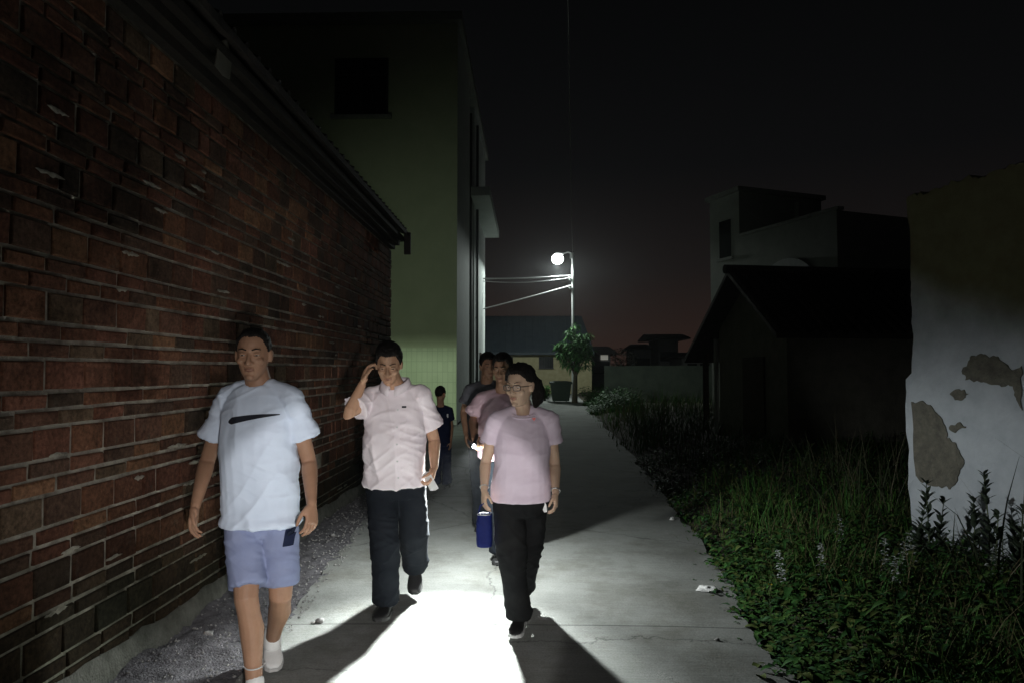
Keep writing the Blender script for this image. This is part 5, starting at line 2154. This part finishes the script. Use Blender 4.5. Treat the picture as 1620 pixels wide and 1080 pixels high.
pale = [(1300, 862, .30), (1236, 858, .30), (1338, 834, .36), (1402, 868, .34), (1425, 872, .33), (1418, 892, .26), (1447, 864, .32), (1556, 905, .30), (1583, 900, .32), (1590, 872, .40)]
where = ['standing alone nearest the lane', 'at the back left of the verge', 'tallest at the dark middle of the weeds', 'leftmost of the clump before the house corner',
         'in the middle of the clump before the house corner', 'lowest of the clump before the house corner', 'rightmost of the clump by the house corner',
         'low before the plaster wall', 'brightest before the plaster wall', 'tall against the plaster wall']
for (px, py, h), wtxt in zip(pale, where):
    gp = ground_at(px, py + 26, .25)
    stalk_plant('pale_weed', 'pale downy weed ' + wtxt, 'weed', 'pale weeds among the grass', gp, h * 1.05, 34, .062, .030, M['pale_leaf'])
dark_ = [(1470, 762, .80), (1486, 790, .62), (1560, 748, .86), (1534, 790, .66), (1600, 800, .62), (1452, 800, .5), (1578, 812, .55), (1615, 830, .5)]
where = ['tall left one against the brown patch of the wall', 'shorter one right of the tall left stalk', 'tallest in the middle of the plaster wall', 'bushy left of the tallest stalk',
         'right one by the doorway', 'short one at the wall corner', 'short one right of the tallest stalk', 'rightmost one at the picture edge']
for (px, py, h), wtxt in zip(dark_, where):
    top = on_wall(px, py, .22 + .15 * random.random())
    gp = Vector((top.x, top.y, bank_h(top.x, top.y) - .02))
    stalk_plant('dark_weed', 'dark leafy stalk, ' + wtxt, 'weed', 'dark stalks along the plaster wall', gp, max(.3, top.z - gp.z), 34, .13, .045, M['dock_leaf'], .006, True)
for (px, py, wtxt) in [(1336, 919, 'highest in the middle of the grass'), (1224, 928, 'nearest the lane edge'), (1296, 882, 'small one farther back'), (1540, 962, 'large one on the right'), (1442, 984, 'low one in the near grass')]:
    gp = ground_at(px, py + 22, .15)
    e, top = stalk_plant('yellow_flower', 'yellow wild flower, ' + wtxt, 'flower', 'yellow flowers in the grass', gp, max(.14, PG(px, py, .25).z - gp.z), 6, .05, .014, M['dock_leaf'], .0025)
    mb = MB()
    for k in range(6):
        a = k * math.pi / 3 + .2
        d = Vector((math.cos(a), math.sin(a) * .6 - .5, .5)).normalized()
        s_ = d.orthogonal().normalized() * .006
        mb.add([top, top + d * .009 + s_, top + d * .019, top + d * .009 - s_, top + d * .009 + Vector((0, 0, -.002))], [(0, 1, 2, 3), (0, 3, 4), (3, 2, 4), (2, 1, 4), (1, 0, 4)])
    mb.build('petals', M['petal'], e)

# ---------------------------------------------------------------- the small tree beside the lamp post
TB = P(909, 628, 32.6)
TB.z = 0
te = empty('small_tree', TB)
tag(te, 'small leafy tree beside the lamp post, its top lit by the lamp', 'tree')
mb = MB()
hub = TB + Vector((0.05, 0, 1.35))
mb.tube([TB + Vector((0, 0, -.1)), TB + Vector((.03, 0, .7)), hub], [.15, .11, .09], 10)
tips = []
for k in range(11):
    a = k * 2.4 + random.uniform(-.3, .3)
    hh = random.uniform(.9, 2.2)
    rr_ = random.uniform(.35, .85) * (1.25 - .35 * hh / 2.2)
    t1 = hub + Vector((math.cos(a) * rr_ * .45, math.sin(a) * rr_ * .45, hh * .5))
    t2 = hub + Vector((math.cos(a) * rr_ - .12, math.sin(a) * rr_, hh))
    mb.tube([hub - Vector((0, 0, .1)), t1, t2], [.06, .035, .012], 7)
    tips += [t1.lerp(t2, .3), t1.lerp(t2, .65), t2]
mb.build('trunk', M['bark'], te, True)
nb, per = len(tips) * 3, 34
cen = []
for t in tips:
    for k in range(3):
        cen.append(list(t + Vector((random.gauss(0, .17), random.gauss(0, .17), random.gauss(.02, .17)))))
cen = np.array(cen)
base = np.repeat(cen, per, 0)
a = rng.random(len(base)) * 2 * np.pi
dv = np.stack([np.cos(a), np.sin(a), -.25 + 1.0 * rng.random(len(base))], 1)
ln = .20 + .16 * rng.random(len(base))
V, F_, k = leaves(base + rng.normal(0, .06, base.shape), dv, ln, ln * .26, .25 + .6 * rng.random(len(base)))
quads_mesh('crown', V, F_, np.repeat(tint_var(len(base), [(.08, .21, .065), (.11, .26, .08), (.06, .16, .055)], .3), k, 0), M['leaf'], te, True)

# bushes at the end of the lane
for (px, py, Y, r_, h_, label) in [(862, 612, 34.5, .42, .75, 'small pale green bush left of the waste bin'),
                                   (938, 622, 31.0, .75, .80, 'bright green low bush right of the tree trunk'),
                                   (985, 552, 46.0, .9, 2.9, 'thin upright shrub standing dark against the red sky')]:
    c = P(px, py, Y)
    c.z = 0
    e = empty('bush', c)
    tag(e, label, 'bush', 'bushes at the end of the lane')
    mb = MB()
    cen = []
    for q in range(9):
        a = q * 2.4
        t2 = c + Vector((math.cos(a) * r_ * random.uniform(.3, .9), math.sin(a) * r_ * .7, h_ * random.uniform(.55, 1.0)))
        mb.tube([c + Vector((0, 0, -.05)), c.lerp(t2, .5) + Vector((0, 0, .1)), t2], [.03, .018, .008], 6)
        cen += [list(c.lerp(t2, u)) for u in (.35, .6, .8, 1.0)]
    mb.build('stems', M['bark'], e)
    base = np.repeat(np.array(cen), 16, 0)
    base = base + rng.normal(0, r_ * .16, base.shape)
    a = rng.random(len(base)) * 2 * np.pi
    ln = (.12 + .12 * rng.random(len(base))) * (1 if Y < 40 else 2)
    V, F_, k = leaves(base, np.stack([np.cos(a), np.sin(a), .2 + .7 * rng.random(len(base))], 1), ln, ln * .4, .3 + .3 * rng.random(len(base)))
    quads_mesh('foliage', V, F_, np.repeat(tint_var(len(base), [(.06, .16, .04), (.05, .12, .03)] if Y < 40 else [(.03, .03, .02)], .3), k, 0), M['leaf'], e, True)

# ---------------------------------------------------------------- litter and stones
def crumple(name, label, cat, c, sx, sy, sz, m, group=None):
    mb = MB()
    mb.ellipsoid(c, (sx, sy, sz), Matrix.Rotation(random.random() * .6, 3, 'Z'), 16)
    vs = []
    for v in mb.v:
        p = Vector(v)
        n_ = noise.noise(p * 34 + Vector((3, 1, 0)))
        n2_ = noise.noise(p * 90)
        q = c + (p - c) * (1 + .45 * n_ + .2 * n2_)
        q.z = max(q.z, .004)
        vs.append(q)
    mb.v = vs
    tag(mb.build(name, m, None, True), label, cat, group)


crumple('plastic_bag', 'crumpled white plastic scrap lying at the right edge of the lane', 'litter', PG(1119, 934) + Vector((0, 0, .012)), .075, .05, .022, M['paper'])
crumple('paper_scrap', 'tiny pale paper scrap farther up the right edge of the lane', 'litter', PG(1063, 822) + Vector((0, 0, .01)), .03, .028, .022, M['paper'])
stn = [(506, 985, .022, 'dark pebble on the concrete left of the dark shoe'), (495, 987, .013, 'smaller pebble touching the dark one'), (527, 850, .018, 'pale pebble on the dirt by the wall foot'),
       (1135, 1014, .012, 'dark crumb on the lane near the grass'), (452, 905, .02, 'grey stone on the dirt beside the shorts'), (330, 1010, .025, 'grey stone at the wall foot left of the bare legs')]
for px, py, r_, lb in stn:
    crumple('pebble', lb, 'stone', PG(px, py) + Vector((0, 0, r_ * .4 + (.02 if px < 480 or px == 527 else .008))), r_ * 1.2, r_, r_ * .7, M['stone'], 'pebbles on the ground')
# loose grit of the verge: a mass
gr = MB()
for k in range(1500):
    y = random.uniform(2.6, 9.5)
    u = random.random() ** .8
    x = -2.1 + u * (road_left(y) + .10 + 2.1)
    r_ = random.uniform(.003, .012)
    z_ = max(verge_pt(min(1, (x + 2.16) / (road_left(y) + .22 + 2.16)), y)[2], .008)
    c = Vector((x, y, z_ + r_ * .3))
    pts = [c + Vector((random.uniform(.6, 1.2) * r_ * a, random.uniform(.6, 1.2) * r_ * b_, random.uniform(.5, 1) * r_ * d)) for a, b_, d in ((1, 0, 0), (-1, 0, 0), (0, 1, 0), (0, -1, 0), (0, 0, 1), (0, 0, -1))]
    gr.add(pts, [(0, 2, 4), (2, 1, 4), (1, 3, 4), (3, 0, 4), (2, 0, 5), (1, 2, 5), (3, 1, 5), (0, 3, 5)])
tag(gr.build('loose_grit', M['stone']), kind='stuff')

# ---------------------------------------------------------------- thin night haze: it makes the halo round the lamp
b = MB()
b.box((0, 120, 9.4), (340, 380, 22))
m_, nt_, b_ = new_mat('night_haze')
nt_.nodes.remove(b_)
pv = nt_.nodes.new('ShaderNodeVolumePrincipled')
pv.inputs['Density'].default_value = 0.0005
pv.inputs['Color'].default_value = (0.9, 0.92, 0.95, 1)
pv.inputs['Anisotropy'].default_value = 0.85
nt_.links.new(pv.outputs[0], nt_.nodes['Material Output'].inputs['Volume'])
tag(b.build('haze', m_), kind='stuff')
